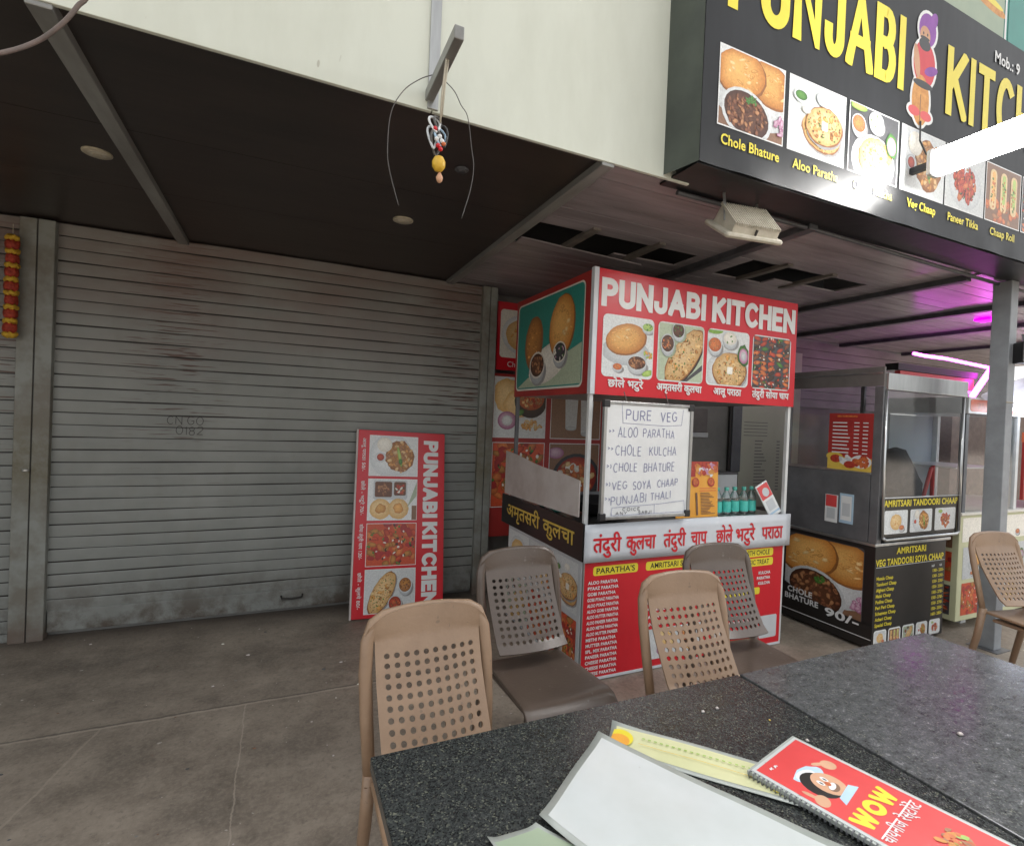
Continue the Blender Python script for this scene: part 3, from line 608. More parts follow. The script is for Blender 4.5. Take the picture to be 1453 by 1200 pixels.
# rolling shutters and their posts
YS = 3.97
def slats(x0, x1, z0, z1, pitch=.0765):
    mb = MB(); n = int(round((z1-z0)/pitch)); p = (z1-z0)/n
    prof = []
    for k in range(n):
        z = z0+k*p; d = random.uniform(-.0012, .0012)
        prof += [(-.001+d, z+.001), (-.0022+d, z+p*.25), (-.003+d, z+p*.55), (-.0026+d, z+p*.85), (-.0014+d, z+p-.006), (.006, z+p-.0045), (.006, z+p)]
    m = 15; xs = [x0+(x1-x0)*i/(m-1) for i in range(m)]; v = []
    for i, (y, z) in enumerate(prof):
        k_ = i//7
        for x in xs: v.append((x, YS+y+.004*sin(x*2.3+z*1.7)+.0016*sin(x*7+k_*2.1)+.0008*sin(x*17+k_*5), z+.0016*sin(x*3.1+k_*1.3)+.0008*sin(x*9+k_*2.7)))
    for i in range(len(prof)-1):
        mb.add([], [], 'shut')
    f1 = []; f2 = []
    for i in range(len(prof)-1):
        for j in range(m-1): (f2 if i % 7 in (4, 5, 6) else f1).append((i*m+j, i*m+j+1, (i+1)*m+j+1, (i+1)*m+j))
    mb.add(v, f1, 'shut'); k = len(mb.v)-len(v); i = mb.mi('groove')
    for f in f2: mb.f.append([a+k for a in f]); mb.m.append(i)
    return mb
sh = thing('rolling_shutter', 'wide closed grey green rolling shutter with rust streaks and scratched writing', 'shutter', (.08, YS, 0))
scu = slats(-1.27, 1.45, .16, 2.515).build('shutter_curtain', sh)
bb = MB().box(-1.265, YS-.012, .035, 1.445, YS+.012, .165, 'shut').build('bottom_rail', sh, bevel=.004)
MB().tube([(.03, YS-.012, .125), (.035, YS-.035, .112), (.10, YS-.04, .108), (.165, YS-.035, .112), (.17, YS-.012, .125)], .007, 'groove', 8).build('pull_handle', bb, smooth=True)
a = Art((0, YS-.0145, 0)); a.strokes('CN GO', -.685, 1.317, .205, .055, .0035, 'groove', jit=.05); a.strokes('0182', -.635, 1.25, .155, .055, .0035, 'groove', jit=.05)
a.build('lettering', scu)
sh2 = thing('rolling_shutter', 'narrow strip of second grey shutter cut by left edge behind marigold garland', 'shutter', (-2.6, YS, 0))
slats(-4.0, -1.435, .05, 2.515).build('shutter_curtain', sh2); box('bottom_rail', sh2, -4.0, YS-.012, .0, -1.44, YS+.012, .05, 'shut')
def guide(x0, x1, label):
    t = thing('shutter_post', label, 'post', ((x0+x1)/2, YS, 0)); mid = (x0+x1)/2
    MB().box(x0, YS-.045, 0, mid-.003, YS+.03, 2.505, 'postg').box(mid+.003, YS-.045, 0, x1, YS+.03, 2.505, 'postg').build('guide_channel', t, bevel=.004)
    MB().box(mid-.003, YS-.036, 0, mid+.003, YS+.02, 2.5, 'groove').build('channel_gap', t)
    return t
g1 = guide(-1.435, -1.27, 'grimy grey guide post between the wide shutter and the garland')
MB().lathe((-1.37, YS-.05, 1.02), [(.018, 0), (.018, .012)], 'alu', 12).build('bolt', g1)
guide(1.45, 1.575, 'grey guide post between the wide shutter and the food posters')
gl = thing('marigold_garland', 'red and yellow marigold garland hanging at left shutter edge', 'garland', (-1.455, YS-.09, 1.78))
for k in range(15):
    z = 2.36-k*.0395; yb = k % 2 == 0
    mb = MB(); r = .028 if not yb else .030; zs = 1.5 if not yb else .8; mb.lathe((0, 0, 0), [(.4*r, -.02*zs), (r, -.012*zs), (r*1.08, 0), (r, .013*zs), (.4*r, .02*zs)], 'marigy' if yb else 'marig', 14)
    mb.v = [(-1.445+x*(1+.18*sin(9*math.atan2(y, x)+k)), YS-.09+y, z+zz+.006*sin(5*math.atan2(y, x)+k)) for x, y, zz in mb.v]
    mb.build('marigold', gl, smooth=True)
MB().tube([(-1.445, YS-.09, 2.44), (-1.445, YS-.09, 2.36)], .002, 'thread').build('string', gl)

# ceiling under the canopy
ce = thing('canopy_ceiling', 'dark brown panelled ceiling under the canopy over the shopfronts', 'ceiling', (1, 2.9, 2.52))
ZC = 2.52
for x0, x1 in ((-4.2, -.66), (-.60, 1.15)):
    for y0, y1 in ((1.80, 2.496), (2.499, 3.157), (3.16, 4.0)):
        MB().box(x0, y0, ZC, x1, y1, ZC+.002, 'ceil').build('ceiling_panel', ce)
MB().box(-4.2, 1.8, ZC+.0025, 1.15, 4.0, ZC+.0035, 'seam').build('ceiling_backing', ce)
def strips(x0, x1, holes=(), y0=1.83, y1=4.25, p=.118):
    mb = MB(); n = int((y1-y0)/p)
    for k in range(n):
        a_, b_ = y0+k*p, y0+(k+1)*p-.006; segs = [(x0, x1)]
        for hx0, hx1, hy0, hy1 in holes:
            if hy0-.03 < a_ and b_ < hy1+.03:
                segs = [q for s0, s1 in segs for q in ((s0, min(s1, hx0)), (max(s0, hx1), s1)) if q[1]-q[0] > .02]
        for s0, s1 in segs:
            dz = random.uniform(0, .003); mb.box(s0, a_, ZC+dz, s1, b_, ZC+.01+dz, 'strip'); mb.box(s0, b_, ZC+.006+dz, s1, b_+.006, ZC+.01+dz, 'groove')
    return mb.build('ceiling_panel', ce)
strips(1.21, 2.45, [(1.21, 1.9, 2.50, 2.86), (1.9, 2.38, 2.52, 2.74)]); strips(2.51, 4.12, [(2.72, 3.2, 2.38, 2.76), (3.2, 3.86, 2.38, 2.64)]); strips(4.18, 5.24); strips(5.30, 6.24); strips(6.30, 7.50); strips(7.56, 10)
MB().box(1.15, 2.3, ZC+.25, 4.2, 3.0, ZC+.26, 'void').box(1.15, 2.3, ZC+.012, 4.2, 2.31, ZC+.25, 'void').box(1.15, 2.99, ZC+.012, 4.2, 3.0, ZC+.25, 'void').build('ceiling_backing', ce)
MB().bar((1.26, 2.85, 2.524), (2.1, 2.80, 2.478), .10, .008, 'strip').build('loose_strip', ce)
BG = 'steel beams across the canopy ceiling'
def beam(x, y0, y1, m, label, w=.06, h=.03):
    o = MB().box(x-w/2, y0, ZC-h, x+w/2, y1, ZC+.004, m).build('ceiling_beam', bevel=.003); return tag(o, label, 'beam', BG)
beam(-.63, 1.79, 3.99, 'beam', 'bright steel ceiling beam left of the hanging lemon charm')
beam(1.18, 1.79, 3.99, 'beam', 'bright steel ceiling beam ending at fascia edge, right of the lemon charm')
beam(2.48, 1.83, 4.2, 'beamd', 'grey steel ceiling beam passing behind the floodlight', .06, .035)
beam(4.15, 1.93, 4.2, 'beamd', 'dark ceiling beam next left of the tall column', .06, .035)
beam(5.27, 1.93, 4.2, 'beamd', 'dark ceiling beam second to the left of the column near magenta glow', .06, .035)
beam(6.27, 1.93, 4.2, 'beamd', 'dark ceiling beam third from the floodlight beyond column', .06, .035)
beam(7.53, 1.93, 4.2, 'beamd', 'farthest dark ceiling beam above the magenta light strip', .06, .035)
BT = 'battens in the ceiling openings'
for k, (x, y0, y1, lab) in enumerate(((1.56, 2.45, 2.9, 'leftmost bare wooden batten in the open ceiling gap'), (2.02, 2.45, 2.9, 'bare wooden batten in ceiling gap left of the grey beam'), (2.98, 2.35, 2.78, 'bare batten in the gap over the kiosk header right end'), (3.42, 2.35, 2.78, 'rightmost bare batten in ceiling gap right of kiosk header'))):
    tag(MB().box(x-.025, y0, ZC-.012, x+.025, y1, ZC+.012, 'slat').build('ceiling_batten', bevel=.002), lab, 'batten', BT)
tag(MB().tube([(1.6, 1.86, 2.50), (2.539, 1.85, 2.497), (4.4, 1.90, 2.50), (8, 1.97, 2.50)], .011, 'beamd', 8).build('conduit_pipe'), 'thin grey conduit pipe along underside of the black shop sign', 'pipe')
def downlight(x, y, label, m='dirty', r=.055):
    t = thing('downlight', label, 'light', (x, y, ZC), group='recessed ceiling downlights')
    MB().lathe((x, y, ZC-.008), [(r*.9, 0), (r, .003), (r, .008)], m, 24).build('trim_ring', t, smooth=True); MB().lathe((x, y, ZC-.010), [(r*.55, 0), (r*.62, .003)], 'lampw' if m == 'dirty' else m, 20).build('lens', t)
    MB().lathe((x, y, ZC-.0115), [(r*.3, 0), (r*.34, .0015)], m, 20).build('bulb', t)
downlight(-.77, 2.79, 'round cream downlight left of the left ceiling beam'); downlight(.572, 2.884, 'round cream downlight between the two bright ceiling beams')
downlight(.674, 2.164, 'small dark unlit downlight between lemon charm and right beam', 'beamd', .03)

# building body behind and above
bd = thing('shop_building', 'long shop building whose walls and roof carry the canopy', 'building', (2, 4.6, 0))
MB().box(-4.3, 4.02, 0, 1.6, 4.12, 3.2, 'wall').build('rear_wall', bd); MB().box(7.4, 4.281, 1.9, 10, 4.38, 3.0, 'wall').build('rear_wall', bd); MB().box(1.6, 4.28, 0, 7.4, 4.38, 3.0, 'wall').build('rear_wall', bd); strips_wall = MB()
for k in range(8): strips_wall.box(4.3, 4.255, 1.72+k*.1, 10, 4.278, 1.815+k*.1, 'strip')
strips_wall.build('siding', bd)
MB().box(-4.3, 1.86, 3.0, 10, 4.5, 3.12, 'wall').build('roof_slab', bd); MB().box(-4.4, 1.86, 0, -4.3, 4.4, 3.2, 'wall').build('side_wall', bd)
MB().box(-4.3, 1.87, 4.2, 8.2, 7, 4.4, 'wall').build('roof_slab', bd); MB().box(-4.3, 6.9, 0, 5.5, 7, 4.2, 'wall').build('rear_wall', bd)
fa = thing('fascia_board', 'white fascia of two sheets above the dark canopy ceiling', 'fascia', (0, 1.79, 2.52))
MB().box(-4.3, 1.785, 2.505, .438, 1.80, 4.4, 'fascia').build('fascia_sheet', fa, bevel=.002); MB().box(.442, 1.785, 2.505, 1.60, 1.80, 4.4, 'fascia').build('fascia_sheet', fa, bevel=.002)
jt = MB().box(.422, 1.777, 2.51, .460, 1.784, 4.4, 'alu').build('joint_strip', fa, bevel=.002)
mb = MB()
for z in (2.6, 2.72, 2.85, 2.98): mb.lathe((.441, 1.777, z), [(.004, 0), (.004, .001)], 'beamd', 8)
mb.v = [(x, 1.777-(z-round(z, 2))*1.0, z) for x, y, z in mb.v]
ar = MB().box(.414, 1.45, 2.535, .444, 1.785, 2.575, 'beam').build('steel_arm', fa, bevel=.003)
MB_ = MB(); MB_.tube(cr([(.33, 1.75, 2.144), (.297, 1.75, 2.25), (.287, 1.75, 2.321), (.294, 1.75, 2.443), (.33, 1.74, 2.52), (.38, 1.72, 2.562), (.424, 1.7, 2.58)]), .0016, 'wire', 5)
tag(MB_.build('loose_wire', smooth=True), 'thin loose wire curling down left of steel arm', 'wire', 'loose wires on the steel arm')
MB_ = MB(); MB_.tube(cr([(.44, 1.7, 2.58), (.50, 1.73, 2.565), (.53, 1.74, 2.53), (.56, 1.75, 2.50), (.578, 1.75, 2.40), (.589, 1.75, 2.33), (.58, 1.75, 2.25), (.552, 1.75, 2.144)]), .0016, 'wire', 5)
tag(MB_.build('loose_wire', smooth=True), 'thin loose wire hanging in long curve right of steel arm', 'wire', 'loose wires on the steel arm')
ch = thing('lemon_charm', 'yellow lemon charm with beads and coiled wire hanging from steel arm', 'charm', (.41, 1.55, 2.16))
MB().tube([(.43, 1.55, 2.58), (.418, 1.55, 2.45), (.412, 1.55, 2.36)], .004, 'thread', 6).tube([(.423, 1.545, 2.58), (.41, 1.548, 2.42), (.409, 1.55, 2.34)], .003, 'thread', 6).build('string', ch, smooth=True)
mb = MB()
for cx, cz, rx, rz, ph, mm in ((.392, 2.33, .017, .028, .4, 'plate'), (.401, 2.33, .012, .026, 1.2, 'wire'), (.387, 2.29, .014, .04, .2, 'palegrey'), (.410, 2.295, .02, .03, .9, 'blueprint'), (.398, 2.275, .018, .035, 2, 'wire'), (.42, 2.30, .012, .04, -.3, 'blkm')):
    mb.tube([(cx+rx*cos(t)+.004*sin(2*t), 1.55+.015*sin(t+ph), cz+rz*sin(t)) for t in [i*2*pi/16 for i in range(17)]], .0038, mm, 6)
mb.build('wire_coil', ch, smooth=True)
mb = MB()
for x, z, mm in ((.401, 2.262, 'red'), (.412, 2.278, 'white'), (.405, 2.29, 'white'), (.418, 2.27, 'tikkao'), (.396, 2.28, 'white'), (.409, 2.253, 'red'), (.39, 2.31, 'red')):
    mb.lathe((x, 1.535, z), [(.002, -.007), (.007, -.003), (.007, .003), (.002, .007)], mm, 8)
mb.build('bead', ch, smooth=True)
MB().lathe((.409, 1.55, 2.215), [(.003, -.024), (.012, -.021), (.020, -.008), (.0205, .006), (.014, .019), (.004, .024)], 'lemon', 16).build('lemon', ch, smooth=True)
MB().lathe((.413, 1.55, 2.172), [(.003, -.014), (.009, -.008), (.011, .002), (.006, .012), (.003, .018)], 'skin', 10).build('garlic_clove', ch, smooth=True)
cb = MB().tube(cr([(-.75, 1.42, 2.06), (-.60, 1.47, 2.17), (-.537, 1.5, 2.235), (-.49, 1.5, 2.29), (-.459, 1.5, 2.345), (-.44, 1.5, 2.40), (-.46, 1.5, 2.6), (-.5, 1.6, 3.0)]), .0048, 'cable', 8).build('power_cable', smooth=True)
tag(cb, 'brown power cable crossing top left corner', 'cable')

# ---------------------------------------------------------------- big black shop sign
SY = 1.62
bs = thing('shop_sign', 'large black banner sign with yellow letters over the canopy edge', 'sign', (3, SY, 2.5))
bf = MB().sheet(lambda a, b: (1.5+3.6*a, SY+.004*sin(a*60)*max(0, .07-b)*14*(.5+.5*sin(a*23)) + .0006*sin(a*17+b*9), 2.517+1.228*b), 150, 30, 'flexk').build('banner_face', bs, smooth=True)
MB().sheet(lambda a, b: (1.497+.012*sin(b*7+a*3)*a*(1-a)-.04*a, SY+.165*a, 2.517+1.228*b), 8, 20, 'flexside').build('banner_side', bs, smooth=True)
MB().box(1.50, SY+.01, 2.512, 5.1, 1.86, 2.522, 'flexk').build('underside', bs); MB().box(1.52, SY+.02, 2.53, 5.1, 1.78, 3.74, 'beamd').build('frame', bs)
a = Art((0, SY-.0012, 0))
for ch_, x, w_ in zip('PUNJABI', (1.612, 1.797, 1.995, 2.20, 2.352, 2.567, 2.752), (.165, .175, .185, .14, .205, .165, .05)):
    a.strokes(ch_, x, 3.175, w_, .365, .056, 'yel') if ch_ != 'I' else a.rect(x, 3.175, x+w_, 3.54, 'yel')
a.build('lettering', bf); a = a.new()
for ch_, x, w_ in zip('KITCHEN', (3.172, 3.395, 3.475, 3.67, 3.885, 4.10, 4.29), (.20, .05, .17, .19, .18, .15, .18)):
    a.strokes(ch_, x, 3.165, w_, .365, .056, 'yel') if ch_ != 'I' else a.rect(x, 3.165, x+w_, 3.53, 'yel')
a.build('lettering', bf); a = a.new(); a.text('Mob.: 9', 3.63, 3.585, .062, 'white', bold=.02)
a.build('lettering', bf)
for i, s_ in enumerate(('Chole Bhature', 'Aloo Paratha', 'Onion Kulcha', 'Veg Chaap', 'Paneer Tikka', 'Chaap Roll')):
    c = a.new(); c.text(s_, (1.775, 2.185, 2.60, 3.0, 3.39, 3.80)[i], 2.612, .042, 'yel', bold=.02, align='c', width=(.34, .31, .30, .25, .30, .27)[i]); c.build('lettering', bf)
for i, k in enumerate(('bhature', 'paratha', 'parathab', 'platter', 'tikkaplate', 'rolls', 'tikka')):
    x = (1.588, 1.998, 2.408, 2.815, 3.212, 3.61, 4.01)[i]; food(a, bf, x, 2.692, x+.372, 3.012, k, .006, 'bglt' if i != 2 else 'bgdark', h=.0012)
# turbaned cook cut-out
f = a.new(h=.0012)
def fig(e, g):
    for cx, cy, rx, ry, rot, m in ((2.985, 3.54, .075, .085, -8, 'purple'), (2.97, 3.36, .095, .12, 0, 'red'), (2.95, 3.17, .075, .13, 0, 'puff'), (2.90, 3.105, .05, .025, 0, 'redcard'), (3.0, 3.10, .05, .025, 0, 'redcard')):
        f.ell(cx, cy, rx+e, ry+e, g or m, rot)
fig(.016, 'white'); fig(0, None)
f.ell(3.035, 3.60, .03, .05, 'purple', -25); f.ell(2.965, 3.505, .045, .05, 'skin'); f.ell(2.965, 3.46, .05, .032, 'blk'); f.ell(2.965, 3.492, .04, .01, 'blk'); f.ell(2.95, 3.515, .006, .008, 'blk'); f.ell(2.985, 3.515, .006, .008, 'blk')
f.ell(2.905, 3.36, .025, .085, 'skin', 12); f.ell(3.03, 3.34, .06, .024, 'purple', 20); f.ell(2.965, 3.255, .085, .02, 'blk'); f.rect(2.947, 3.05, 2.953, 3.2, 'wood')
f.build('figure_print', bf)
us = thing('upper_sign', 'teal upper sign cut by the top right corner', 'sign', (4, 1.7, 3.75))
MB().box(3.02, 1.66, 3.765, 6, 1.72, 4.6, 'teal').build('panel', us); a = Art((0, 1.659, 0)); a.rect(3.1, 3.78, 3.8, 4.5, 'greenish'); a.ell(3.62, 3.95, .2, .035, 'puff', -8); a.ell(3.62, 3.975, .17, .02, 'yel', -8); a.rect(3.81, 3.77, 3.83, 4.5, 'white'); a.rect(3.85, 3.77, 4.6, 4.5, 'teal'); a.build('printed_face', us)

# added glowing bar standing in for lens glare, and the floodlight below it
lb = thing('led_bar_lamp', 'glaring white lamp bar sticking out from black sign', 'lamp', (2.9, 1.3, 2.78))
MB().box(2.87, .75, 2.735, 2.93, 1.52, 2.845, 'whitem').build('housing', lb, bevel=.006); MB().box(2.862, .77, 2.742, 2.868, 1.50, 2.838, 'led').box(2.875, .77, 2.727, 2.925, 1.50, 2.733, 'led').build('diffuser', lb)
MB().bar((2.9, 1.52, 2.79), (2.9, 1.625, 2.79), .03, .03, 'blkm').build('bracket', lb)
MB().box(2.858, 1.503, 2.724, 2.935, 1.53, 2.85, 'palegrey').build('end_cap', lb, bevel=.008)
MB().tube([(2.905, 1.52, 2.81), (2.915, 1.56, 2.86), (2.93, 1.60, 2.95), (2.95, 1.612, 3.06)], .004, 'blkm', 6).build('cable', lb, smooth=True)
fl = thing('floodlight', 'dirty cream finned floodlight hanging below the black sign', 'floodlight', (1.9, 1.76, 2.3))
# housing built in its own tilted frame
q = Matrix.Rotation(R(-8), 3, 'Z') @ Matrix.Rotation(R(36), 3, 'X')
cen = Vector((1.905, 1.75, 2.365))
def place(mb): mb.v = [tuple(q @ (Vector(v)*.76)+cen) for v in mb.v]; return mb
place(MB().box(-.20, -.14, -.045, .20, .13, -.012, 'lampw')).build('lens_frame', fl, bevel=.012)
mb = MB(); mb.add([(-.16, -.12, -.012), (.16, -.12, -.012), (.16, .10, -.012), (-.16, .10, -.012), (-.16, -.115, .03), (.16, -.115, .03), (.15, .09, .085), (-.15, .09, .085)], [(0, 1, 5, 4), (1, 2, 6, 5), (2, 3, 7, 6), (3, 0, 4, 7), (4, 5, 6, 7)], 'lampw')
place(mb).build('housing', fl, bevel=.004)
mb = MB()
for k in range(20):
    x = -.155+k*.0163
    mb.add([(x-.003, -.119, .025), (x+.003, -.119, .025), (x+.003, .092, .087), (x-.003, .092, .087), (x-.003, -.121, .043), (x+.003, -.121, .043), (x+.003, .09, .103), (x-.003, .09, .103)], [(0, 3, 2, 1), (4, 5, 6, 7), (0, 1, 5, 4), (1, 2, 6, 5), (2, 3, 7, 6), (3, 0, 4, 7)], 'lampw')
place(mb).build('heat_sink', fl); place(MB().box(-.006, -.126, -.02, .006, -.116, .02, 'groove')).build('latch', fl)
MB().bar((1.785, 1.75, 2.375), (1.80, 1.78, 2.52), .012, .006, 'alu').bar((2.015, 1.77, 2.385), (2.03, 1.80, 2.52), .012, .006, 'alu').build('hanging_bracket', fl)

# ---------------------------------------------------------------- the kiosk
KX0, KX1, KY0, KY1 = 1.535, 3.13, 2.40, 3.42
kk = thing('food_kiosk', 'red food kiosk with lit header sign and white counter band', 'kiosk', (2.33, 2.9, 0))
for x, y in ((KX0+.012, KY0+.03), (KX1-.012, KY0+.03), (KX0+.012, KY1-.03), (KX1-.012, KY1-.03)):
    MB().box(x-.012, y-.012, .02, x+.012, y+.012, 1.63, 'whitem' if y < 3 else 'stallg').build('post', kk, bevel=.002)
MB().box(KX0+.004, KY0+.02, 1.605, KX1-.004, KY1, 2.275, 'alu').build('header_box', kk)
hp = MB().sheet(lambda a, b: (KX0+.02+(KX1-KX0-.02)*a, KY0+.0008*sin(a*16)*sin(b*5), 1.598+.69*b), 40, 12, 'red').build('header_panel', kk, smooth=True)
MB().box(KX0-.012, KY0-.002, 1.597, KX0+.018, KY0+.03, 2.292, 'band').build('corner_trim', kk, bevel=.002)
a = Art((0, KY0-.0014, 0)); a.strokes('PUNJABI', 1.572, 2.083, .75, .158, .036, 'white', .16); a.build('lettering', hp); a = a.new(); a.strokes('KITCHEN', 2.372, 2.083, .735, .158, .036, 'white', .16); a.build('lettering', hp)
for i, k in enumerate(('puffbowl', 'kulcha', 'parathab', 'tikka')):
    x = (1.59, 1.97, 2.347, 2.728)[i]; food(a, hp, x, 1.70, x+.350, 2.045, k, None, 'bglt', .03, h=.001)
for i, s_ in enumerate(('छोले भटुरे', 'अमृतसरी कुलचा', 'आलू पराठा', 'तंदुरी सोया चाप')):
    x = (1.755, 2.143, 2.525, 2.905)[i]; w_ = (.24, .34, .23, .335)[i]
    c = a.new(h=.004); c.text(s_, x, 1.645, .042, 'white', width=w_, bold=.05, align='c'); c.build('lettering', hp)
# left side of the header
hq = MB().box(KX0-.006, KY0+.03, 1.60, KX0+.002, KY1, 2.283, 'red2').build('header_panel', kk)
a = Art((KX0-.007, KY1, 0), (0, -1, 0)); a.rrect(.03, 1.64, .93, 2.245, .04, 'cream'); food(a, hq, .04, 1.652, .92, 2.235, 'puffs2', None, 'teal', .035, h=.002); a.build('picture_border', hq)
# counter, band, lower boards
MB().box(KX0, KY0+.02, .835, KX1, KY1, .865, 'steel').build('counter_top', kk, bevel=.003)
cbnd = MB().sheet(lambda a, b: (KX0-.012+1.612*a, KY0-.012+.001*sin(a*9)*(1-b), .672+.21*b+.006*sin(a*3.1)*(b)), 30, 4, 'band').build('counter_band', kk, smooth=True, solid=.006)
a = Art((0, KY0-.0165, 0))
for s_, x, w_ in (('तंदुरी', 1.578, .185), ('कुलचा', 1.80, .205), ('तंदुरी', 2.065, .165), ('चाप', 2.272, .125), ('छोले', 2.475, .135), ('भटुरे', 2.64, .165), ('पराठा', 2.87, .19)):
    a = a.new(h=.0008); a.text(s_, x, .728, .084, 'red', width=w_, bold=.035); a.build('lettering', cbnd)
mbd = MB().box(KX0+.002, KY0+.008, .02, KX1-.03, KY0+.016, .668, 'red').build('menu_board', kk)
MB().box(KX0, KY0+.006, .01, KX0+.008, KY0+.018, .67, 'alu').box(KX1-.03, KY0+.006, .01, KX1-.02, KY0+.018, .67, 'whitem').box(KX0, KY0+.005, .005, KX1-.02, KY0+.02, .02, 'band').build('board_trim', kk)
a = Art((0, KY0+.008, 0))
for s_, x0, x1, z in (("PARATHA'S", 1.60, 1.905, .590), ('AMRITSARI STUFFED', 1.962, 2.42, .590), ('KULCHA WITH CHOLE', 2.555, 3.01, .607), ('AMRITSARI CLASSIC TREAT', 2.48, 3.012, .545)):
    a = a.new(h=.0008); a.rrect(x0, z, x1, z+.052, .015, 'yel'); a.text(s_, (x0+x1)/2, z+.011, .031, 'blk', width=(x1-x0)*.86, bold=.02, align='c'); a.build('heading', mbd)
a = a.new(h=.0008); a.rrect(2.5, .36, 2.9, .405, .012, 'yel'); a.build('heading', mbd); c = a.new(h=.003)
for i, s_ in enumerate(('ALOO PARATHA', 'PYAAZ PARATHA', 'GOBI PARATHA', 'GOBI PYAAZ PARATHA', 'ALOO PYAAZ PARATHA', 'ALOO GOBI PARATHA', 'ALOO MUTTER PARATHA', 'ALOO PANEER PARATHA', 'ALOO METHI PARATHA', 'ALOO MUTTER PANEER', 'METHI PARATHA', 'MUTTER PARATHA', 'SPL. MIX PARATHA', 'PANEER PARATHA', 'CHEESE PARATHA', 'CHEESE PARATHA', 'CHEESE PARATHA')):
    c.text(s_, 1.568, .545-i*.0318, .0175, 'white', bold=.035, maxw=.21)
c.build('lettering', mbd); c = a.new(h=.003)
for i, s_ in enumerate(('ALOO KULCHA', 'ALOO PYAAZ KULCHA', 'NAAN', 'GOBI KULCHA', 'SPL. MIX KULCHA', 'MASALA KULCHA', 'PANEER KULCHA')): c.text(s_, 1.97, .52-i*.043, .0185, 'white', bold=.035, maxw=.26)
c.build('lettering', mbd); c = a.new(h=.003)
for i, s_ in enumerate(('KULCHA', 'PARATHA', 'KULCHA')): c.text(s_, 2.99, .49-i*.034, .0185, 'white', bold=.035, align='r')
c.build('lettering', mbd); c = a.new(h=.003)
for i, s_ in enumerate(('CHEESE', 'PANEER PARATHA')): c.text(s_, 2.62, .22-i*.034, .0175, 'white', bold=.035)
c.build('lettering', mbd)
food(a, mbd, 1.99, .06, 2.42, .24, 'chana', None, 'palegrey', h=.003)
b_ = Art((0, KY0+.008, 0)); b_.rrect(2.91, .06, 3.07, .21, .012, 'palegrey'); b_.build('blank_card', mbd)
# left side: black band, posters below
sbd = MB().box(KX0-.016, KY0, .675, KX0-.004, KY1+.12, .885, 'blk').build('side_band', kk, bevel=.002)
a = Art((KX0-.0165, KY1+.12, 0), (0, -1, 0)); a.text('अमृतसरी', .10, .745, .085, 'gold', width=.52, bold=.03); a.build('lettering', sbd); a = a.new(h=.0008); a.text('कुलचा', .67, .745, .085, 'gold', width=.38, bold=.03); a.build('lettering', sbd)
sbo = MB().box(KX0-.004, KY0+.02, .02, KX0+.002, KY1, .672, 'palegrey').build('side_board', kk)
a = Art((KX0-.005, KY1, 0), (0, -1, 0))
for x, z, k in ((.01, .36, 'naan'), (.36, .36, 'naan'), (.70, .36, 'paratha'), (.01, .04, 'kulcha'), (.36, .04, 'reds'), (.70, .04, 'reds')): food(a, sbo, x, z, x+.27 if x > .6 else x+.33, z+.29, k, None, 'bglt', h=.001)
# back frame rail of the kiosk
MB().box(KX0, KY1-.02, .86, KX1, KY1, .9, 'stallg').build('back_rail', kk)

# worn sheet on the side, whiteboard, menu stand, bottles, card
ws = MB().sheet(lambda a, b: (KX0-.022-.008*sin(a*3), KY1+.06-1.04*a, (.895+.02*a)+(.31-.11*a+.005*sin(a*9))*b), 12, 6, 'worn').build('worn_sheet', solid=.005); tag(ws, 'worn white sheet standing along left side of kiosk on the black band', 'board')
wb = thing('whiteboard', 'whiteboard with handwritten menu hanging below the kiosk header', 'whiteboard', (1.9, 2.35, .92))
wsf = MB().box(1.602, 2.352, .925, 2.20, 2.362, 1.553, 'white').build('writing_surface', wb)
MB().box(1.587, 2.343, .913, 1.607, 2.366, 1.565, 'alu').box(2.193, 2.343, .913, 2.213, 2.366, 1.565, 'alu').box(1.6075, 2.343, .913, 2.1925, 2.366, .93, 'alu').box(1.6075, 2.343, 1.548, 2.1925, 2.366, 1.565, 'alu').build('frame', wb, bevel=.003)
for x in (1.583, 2.178):
    for z in (.909, 1.529): MB().box(x, 2.341, z, x+.04, 2.368, z+.04, 'blkm').build('corner_cap', wb, bevel=.004)
MB().tube([(1.74, 2.355, 1.56), (1.735, 2.38, 1.62)], .003, 'wire', 6).tube([(2.03, 2.355, 1.56), (2.03, 2.38, 1.62)], .003, 'wire', 6).build('hanging_hook', wb)
a = Art((0, 2.351, 0)); a.strokes('PURE', 1.735, 1.462, .175, .06, .006, 'ink', .25, jit=.06); a.strokes('VEG', 1.975, 1.462, .12, .055, .006, 'ink', .25, jit=.06)
a.ribbon([(1.705, 1.545), (1.715, 1.445), (2.02, 1.437), (2.13, 1.445), (2.14, 1.535)], .0025, 'ink')
for s_, u_, v_, w_, h_, tl in (('>>', 1.625, 1.385, .035, .03, 0), ('ALOO', 1.685, 1.365, .135, .055, 0), ('PARATHA', 1.855, 1.367, .225, .05, 0), ('>>', 1.622, 1.29, .035, .03, 0), ('CHOLE', 1.672, 1.265, .175, .055, 0), ('KULCHA', 1.905, 1.267, .195, .052, 0), ('>)', 1.62, 1.19, .03, .03, 0), ('CHOLE', 1.665, 1.175, .16, .05, 0), ('BHATURE', 1.87, 1.172, .22, .05, .03), ('>)', 1.618, 1.092, .03, .03, 0), ('VEG', 1.66, 1.08, .10, .045, 0), ('SOYA', 1.80, 1.075, .125, .048, .05), ('CHAAP', 1.97, 1.083, .15, .045, .08), ('>>', 1.616, 1.012, .035, .03, 0), ('PUNJABI', 1.655, .992, .24, .05, .05), ('THALI', 1.925, 1.012, .145, .045, .05)):
    a.strokes(s_, u_, v_, w_, h_, .0040, 'ink', .25, jit=.07, tilt=tl)
